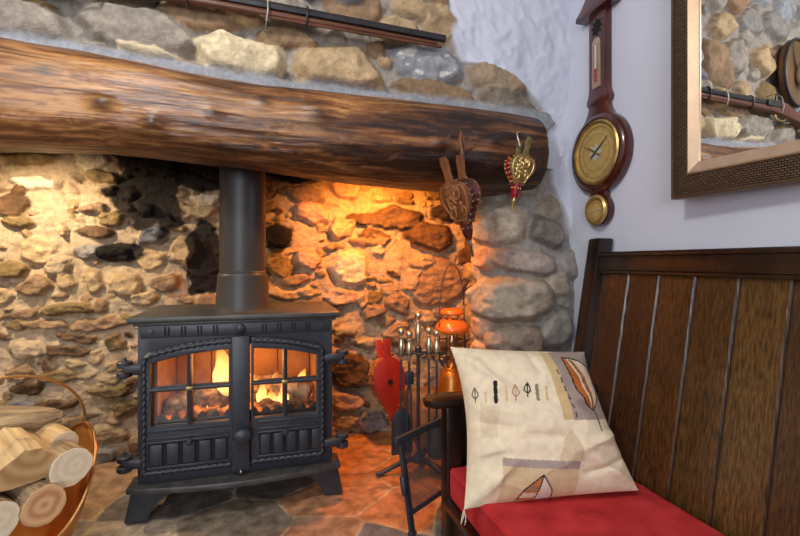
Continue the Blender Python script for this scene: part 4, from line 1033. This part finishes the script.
# ------------------------------------------------------------------ lantern
def lantern():
    p = (.795, 1.90, .197); t = thing('storm_lantern', 'orange and brass paraffin lantern in the right corner of the fireplace', 'lantern', p)
    MB().lathe([(.0, 0), (.072, 0), (.078, .006), (.078, .02), (.072, .03), (.066, .05), (.060, .09), (.050, .115), (.035, .128), (.025, .14), (.022, .155)], 32).build('fuel_tank', MT['tank'], t)
    MB().lathe([(.080, .018), (.084, .024), (.080, .030), (.074, .024)], 32, cap=False).build('rim_band', MT['tank'], t)
    MB().lathe([(.044, .165), (.05, .19), (.052, .23), (.048, .275), (.044, .29)], 28, cap=False).build('glass_globe', MT['glass'], t)
    MB().lathe([(.012, .15), (.012, .20), (.016, .21), (.016, .26), (.008, .28)], 16).build('burner', MT['tank'], t)
    c = MB()
    for k in range(8):
        a = 2*PI*k/8; c.tube([(.040*math.cos(a), .040*math.sin(a), .135), (.060*math.cos(a), .060*math.sin(a), .16), (.064*math.cos(a), .064*math.sin(a), .23), (.058*math.cos(a), .058*math.sin(a), .30)], .003, 6)
    for z, r in ((.165, .061), (.205, .064), (.25, .064), (.29, .060)): c.tube([(r*math.cos(2*PI*i/28), r*math.sin(2*PI*i/28), z) for i in range(28)], .0028, 6, True)
    c.build('wire_guard', MT['iron'], t)
    MB().lathe([(.072, .290), (.077, .296), (.077, .312), (.070, .325), (.056, .342), (.046, .348), (.03, .35)], 32).build('hood', MT['orange'], t)
    cp = MB(); cp.lathe([(.050, .370), (.054, .376), (.052, .386), (.040, .396), (.0, .400)], 28)
    for k in range(5): a = 2*PI*k/5+.3; cp.tube([(.038*math.cos(a), .038*math.sin(a), .345), (.040*math.cos(a), .040*math.sin(a), .374)], .006, 8)
    cp.build('chimney_cap', MT['orange'], t)
    MB().tube([(-.074*math.cos(i*PI/20), 0, .315+.285*math.sin(i*PI/20)**.8) for i in range(21)], .0022, 6, m=Matrix.Rotation(.3, 4, 'Z')).build('bail_handle', MT['iron'], t)
lantern()

# ------------------------------------------------------------------ fire screen
def screen():
    p0 = Vector((.403, 1.262, 0)); p1 = Vector((.605, 1.397, 0)); d = (p1-p0).normalized(); Lw = (p1-p0).length
    t = thing('fire_screen', 'black wire mesh fireguard panel standing on the hearth beside the bench', 'fire screen', p0, Matrix((d, Vector((-d.y, d.x, 0))*math.cos(.17)-Vector((0, 0, math.sin(.17))), Vector((0, 0, math.cos(.17)))+Vector((-d.y, d.x, 0))*math.sin(.17))).transposed())
    I = MT['iron']; Ht = .275
    f = MB(); f.box(-.010, .010, -.006, .006, .012, Ht, .003); f.box(Lw-.02, Lw, -.006, .006, .012, Ht, .003); f.box(-.022, Lw, -.008, .008, Ht-.010, Ht+.010, .003); f.box(0, Lw, -.005, .005, .055, .067, .002)
    f.build('frame', I, t)
    for a in (-.012, Lw-.022): MB().box(a, a+.024, -.009, .009, 0, .013, .003).build('foot', I, t)
    MB().lathe([(.008, 0), (.009, .004), (.009, .05), (.006, .054)], 12, (-.014, -.002, .12)).build('hinge', I, t)
    m = MB(); sp = .0085; h0, h1 = .06, Ht-.008
    for s in (1, -1):
        k = -60
        while k < 90:
            a = k*sp; pts = []
            # line x - s*z = a clipped
            zs_ = [h0, h1]; xs_ = [a+s*h0*1.0 if s > 0 else a-h0+.3, a+s*h1 if s > 0 else a-h1+.3]
            x0, x1 = xs_; z0, z1 = zs_
            t0, t1 = 0., 1.; dx = x1-x0
            for lo_, hi_ in ((0., Lw-.01),):
                ta, tb = (lo_-x0)/dx, (hi_-x0)/dx
                if ta > tb: ta, tb = tb, ta
                t0, t1 = max(t0, ta), min(t1, tb)
            if t1-t0 > .02: m.tube([(x0+dx*t0, s*.0006, z0+(z1-z0)*t0), (x0+dx*t1, s*.0006, z0+(z1-z0)*t1)], .0011, 4)
            k += 1
    m.build('wire_mesh', I, t, kind='stuff')
screen()

# ------------------------------------------------------------------ log basket
BC = Vector((-.656, 1.375, 0)); BA = Vector((.75, .66, 0)).normalized(); BP = Vector((.66, -.75, 0)).normalized()
def basket():
    t = thing('log_basket', 'boat-shaped copper log basket with hooped handle at the left of the hearth', 'log basket', BC, Matrix((BA, -BP, Vector((0, 0, 1)))).transposed())
    nr, na = 16, 72; rows = []
    for i in range(nr):
        k = i/(nr-1); row = []
        for j in range(na+1):
            a = 2*PI*j/na; c, s = math.cos(a), math.sin(a)
            rx = .085+(.205-.085)*k**.75; ry = .085+(.20-.085)*k**.7
            zr = .135+.205*abs(c)**2.2
            row.append((rx*c*(1-.05*k**4*abs(c)**6), ry*s, .012+(zr-.012)*k**1.5))
        rows.append(row)
    o = MB().grid(np.array(rows)); o.add(rows[0][:-1], [tuple(range(na))[::-1]])
    p = o.build('pan', MT['copper'], t, smooth=60); so = p.modifiers.new('thick', 'SOLIDIFY'); so.thickness = .003; so.offset = 1
    MB().tube(rows[-1][:-1], .0042, 8, True).build('rolled_rim', MT['coppere'], t)
    MB().lathe([(.07, 0), (.085, .004), (.085, .012), (.08, .014)], 32).build('foot_ring', MT['copper'], t)
    MB().tube([(.192*math.cos(i*PI/36), 0, 0.335+.176*math.sin(i*PI/36)**.9) for i in range(37)], .0040, 8).build('hoop_handle', MT['coppere'], t)
    for s in (-1, 1): MB().lathe([(.010, 0), (.011, .004), (.006, .009), (0, .010)], 14, m=Matrix.Translation((s*.19, 0, .335)) @ Matrix.Rotation(s*PI/2, 4, 'Y')).build('rivet', MT['coppere'], t)
basket()
def log(label, face, r, L, barkm, endm, axis=None, shape=None, seed=0, roll=0., tilt=0., nz=1., taper=0.):
    """face: world centre of the cut end nearest the viewer"""
    ax = Vector(axis) if axis else Vector((BP.x, BP.y, tilt)); ax.normalize()       # towards viewer
    zl = Vector((0, 0, 1)); xl = zl.cross(ax)*-1; xl.normalize(); yl = ax.cross(xl)
    R = Matrix((xl, yl, ax)).transposed()
    t = thing('firewood_log', label, 'log', face, R, 'split logs in the copper basket')
    n, k = 18, 40; rr = random.Random(seed); ph = [rr.uniform(0, 6) for _ in range(6)]
    if shape is None: shape = [(r*math.cos(2*PI*j/k), r*math.sin(2*PI*j/k)) for j in range(k)]
    else:
        pts = []; m = len(shape)
        for i in range(m):
            a, b = shape[i], shape[(i+1) % m]
            for q in range(6): pts.append((a[0]+(b[0]-a[0])*q/6, a[1]+(b[1]-a[1])*q/6))
        shape = pts
    k = len(shape); vs = []; fs = []; ring0 = []
    for i in range(n):
        z = -L*i/(n-1)
        for j, (x, y) in enumerate(shape):
            a = math.atan2(y, x); q = 1+.03*math.sin(2*a+ph[0])+.012*math.sin(5*a+ph[1]+z*8)+.02*math.sin(z*30+ph[2]+3*a)+.015*math.sin(11*a+ph[3]); q = (1+(q-1)*nz)*(1-taper*math.exp(-i/2.2))
            vs.append((x*q, y*q, z))
        if i == 0: ring0 = vs[:]
    for i in range(n-1):
        for j in range(k): j2 = (j+1) % k; fs.append((i*k+j, (i+1)*k+j, (i+1)*k+j2, i*k+j2))
    fs.append(tuple((n-1)*k+j for j in range(k)))
    MB().add(vs, fs).build('bark', barkm, t, smooth=35)
    c = [(x*.975, y*.975, .0012) for x, y, z in ring0]
    MB().add(ring0+c, [(j, (j+1) % k, k+(j+1) % k, k+j) for j in range(k)]+[tuple(range(k, 2*k))]).build('cut_end', endm, t, smooth=20, label='sawn pale end grain')
log('round log with pale sawn end at the right of the copper basket', (-.478, 1.312, .290), .047, .28, MT['bark'], MT['endpale'], seed=1)
log('round log with ruddy ringed end at the front bottom of the basket', (-.515, 1.262, .226), .046, .28, MT['bark'], MT['endred'], seed=2)
log('round log at the lower left of the basket, cut by the photo edge', (-.590, 1.215, .222), .046, .28, MT['bark'], MT['endpale'], seed=3)
log('large split wedge log with pale top lying in front of the pile', (-.566, 1.262, .305), .08, .26, MT['splitw'], MT['endsplit'], shape=[(-.10, .016), (-.04, .028), (.02, .030), (.060, .022), (.062, .008), (.03, -.03), (-.01, -.060), (-.04, -.05), (-.075, -.015)], seed=4, axis=(.62, -.79, -.12))
log('grey barked log lying highest at the back of the basket', (-.570, 1.49, .358), .050, .34, MT['bark'], MT['endsplit'], seed=5, axis=(.88, .46, -.10), nz=2.6, taper=.5)
log('small tan log behind the pale sawn log', (-.525, 1.395, .318), .036, .20, MT['splitw'], MT['endpale'], seed=6, axis=(.7, -.7, -.10))

# ------------------------------------------------------------------ gun on the chimney breast
def gun():
    yg = 1.425
    e = onY(445, 39, yg); s = onY(215, -4, yg); d = (e-s).normalized(); 
    t = thing('antique_musket', 'long antique musket hung across the stones above the beam', 'musket', e, frame(d, (0, 0, 1)))
    # local x along the barrel, muzzle at x=0, z up
    MB().tube([(0, 0, 0), (-.02, 0, 0), (-.5, 0, 0), (-1.0, 0, .0)], [.0135, .0125, .014, .017], 8).build('barrel', MT['gunmetal'], t)
    MB().tube([(-.004, 0, 0), (.0012, 0, 0)], .009, 12).build('muzzle', MT['black'], t)
    MB().tube([(-.03, 0, -.020), (-.3, 0, -.022), (-.7, 0, -.024), (-.98, 0, -.026)], [.006, .009, .012, .018], 10).build('fore_stock', MT['gunwood'], t)
    MB().tube([(-.012, -.004, -.032), (-.6, -.004, -.036)], .0045, 8).build('ramrod', MT['gunwood'], t)
    MB().plate([[(-.96, .012), (-.96, -.040), (-1.06, -.050), (-1.20, -.072), (-1.47, -.15), (-1.50, -.05), (-1.20, -.02), (-1.10, .012)]], .038, .008, Matrix.Translation((0, .019, 0)) @ RXZ).build('butt_stock', MT['gunwood'], t)
    MB().box(-1.04, -.92, -.024, -.012, -.02, .012, .003).build('lock_plate', MT['gunmetal'], t)
    MB().tube([(-.99, -.018, .01), (-.985, -.022, .03), (-1.0, -.022, .045), (-1.01, -.022, .04)], .005, 8).build('hammer', MT['gunmetal'], t)
    MB().tube([(-1.02, 0, -.050), (-1.03, 0, -.070), (-1.08, 0, -.078), (-1.12, 0, -.066)], .004, 8).build('trigger_guard', MT['brass'], t)
    for x in (-.46, -.80):
        MB().tube([(x, .018*math.cos(a*PI/8), -.012+.030*math.sin(a*PI/8)) for a in range(16)], .0035, 6, True).build('barrel_band', MT['gunmetal'], t)
    for px in (268, 90):
        c = onY(px, 8 if px == 268 else -30, yg)
        w = MB(); w.tube([Vector((c.x, 1.49, c.z+.05)), Vector((c.x, 1.44, c.z+.055)), Vector((c.x, yg-.018, c.z+.03)), Vector((c.x, yg-.028, c.z-.02)), Vector((c.x-.004, yg-.018, c.z-.048)), Vector((c.x-.008, yg+.02, c.z-.055)), Vector((c.x-.01, 1.485, c.z-.045))], .0025, 8)
        o = w.build('wire_hook', MT['wire']); tag(o, 'bent wire hook holding the musket, ' + ('above the cream rounded stone' if px == 268 else 'near the gun lock, seen in the mirror'), 'hook')
gun()

# oval plaque high on the chimney breast, seen in the mirror
def plaque():
    t = thing('trophy_plaque', 'oval wooden trophy plaque with pale horn mount, seen in the mirror', 'wall plaque', (-.67, 1.44, 1.80))
    el = lambda a, b, n=48: [(a*math.cos(2*PI*i/n), b*math.sin(2*PI*i/n)) for i in range(n)]
    MB().plate([el(.13, .18)], .03, .008, Matrix.Translation((0, .015, 0)) @ RXZ).build('backboard', MT['shield'], t)
    MB().tube([(x*.97, -.016, z*.97) for x, z in el(.13, .18)], .008, 8, True).build('rim', MT['gunmetal'], t)
    MB().sphere((0, -.045, -.02), .045, (.8, .8, 1.4)).build('skull', MT['bone'], t)
    for s in (-1, 1): MB().tube([(s*.02, -.05, .03), (s*.04, -.07, .08), (s*.05, -.08, .14), (s*.035, -.08, .19)], [.016, .014, .01, .003], 10).build('horn', MT['shield'], t)
plaque()

# ------------------------------------------------------------------ lamps behind the beam, fire glow, daylight
def puck(loc, label, colr, watts, aim, ang, blend=.7):
    t = thing('alcove_lamp', label, 'lamp', loc)
    MB().lathe([(.0, .05), (.035, .05), (.038, .04), (.038, .0), (.030, .0), (.030, .012)], 24, cap=False).build('housing', MT['bulbhousing'], t)
    MB().lathe([(0, .011), (.029, .011)], 24, cap=False).build('lens', lampmat('lamp_lens', colr, 6), t)
    l = bpy.data.lights.new('alcove_spot', 'SPOT'); l.energy = watts; l.color = colr; l.spot_size = ang; l.spot_blend = blend; l.shadow_soft_size = .03
    o = bpy.data.objects.new('alcove_spot', l); COL.objects.link(o); o.location = Vector(loc)-Vector((0, 0, .012))
    o.rotation_euler = (Vector(aim)-o.location).to_track_quat('-Z', 'Y').to_euler(); o.parent = None
    MB().tube([Vector(loc)+Vector((0, 0, .048)), Vector((loc[0], loc[1], 1.312))], .006, 8).build('stem', MT['bulbhousing'], t, world=True)
puck((.42, 1.69, 1.21), 'small amber spotlight under the lintel at the right of the fireplace', (1., .33, .05), 54, (.52, 2.02, .55), math.radians(150))
puck((-.90, 1.71, 1.20), 'small warm spotlight under the lintel at the left of the fireplace', (1., .78, .50), 30, (-.8, 2.0, .55), math.radians(150))
cl = thing('ceiling_light', 'round white ceiling light in the room, outside the photo', 'ceiling light', (-.55, .35, 2.2))
MB().lathe([(.0, 0), (.15, 0), (.15, -.03), (.13, -.04)], 32, cap=False).build('base_plate', MT['ceiling'], cl)
MB().lathe([(.13, -.035), (.12, -.055), (.08, -.075), (0, -.082)], 32, cap=False).build('diffuser', lampmat('ceiling_diffuser', (1, .97, .93), 4), cl)
l_ = bpy.data.lights.new('ceiling_bulb', 'POINT'); l_.energy = 42; l_.color = (1, .97, .93); l_.shadow_soft_size = .12
o_ = bpy.data.objects.new('ceiling_bulb', l_); o_.location = (-.55, .35, 1.99); COL.objects.link(o_)
fl = bpy.data.lights.new('fire_glow', 'POINT'); fl.energy = 2.6; fl.color = (1, .42, .10); fl.shadow_soft_size = .05
fo = bpy.data.objects.new('fire_glow', fl); fo.location = (-.09, 1.67, .46); COL.objects.link(fo)
ar = bpy.data.lights.new('window_daylight', 'AREA'); ar.shape = 'RECTANGLE'; ar.size = 1.7; ar.size_y = 1.1; ar.energy = 70; ar.color = (.86, .92, 1.0)
ao = bpy.data.objects.new('window_daylight', ar); ao.location = (-1.4, -2.66, 1.2); ao.rotation_euler = (PI/2, 0, 0); COL.objects.link(ao)
ao.rotation_euler = Vector((0, 1, 0)).to_track_quat('-Z', 'Y').to_euler()

w = bpy.data.worlds.new('World'); SC.world = w; w.use_nodes = True
bg = w.node_tree.nodes['Background']; bg.inputs[0].default_value = (.90, .89, .93, 1); bg.inputs[1].default_value = .60

cam = bpy.data.cameras.new('Camera'); cam.sensor_width = 36; cam.lens = F/800*36; cam.shift_y = -(268-HY)/800; cam.clip_start = .02
co = bpy.data.objects.new('Camera', cam); co.location = (0, 0, H); co.rotation_euler = (PI/2, 0, -TH); COL.objects.link(co); SC.camera = co
vs = SC.view_settings; vs.view_transform = 'Standard'; vs.look = 'None'; vs.gamma = 1; vs.use_curve_mapping = False; vs.exposure = .0
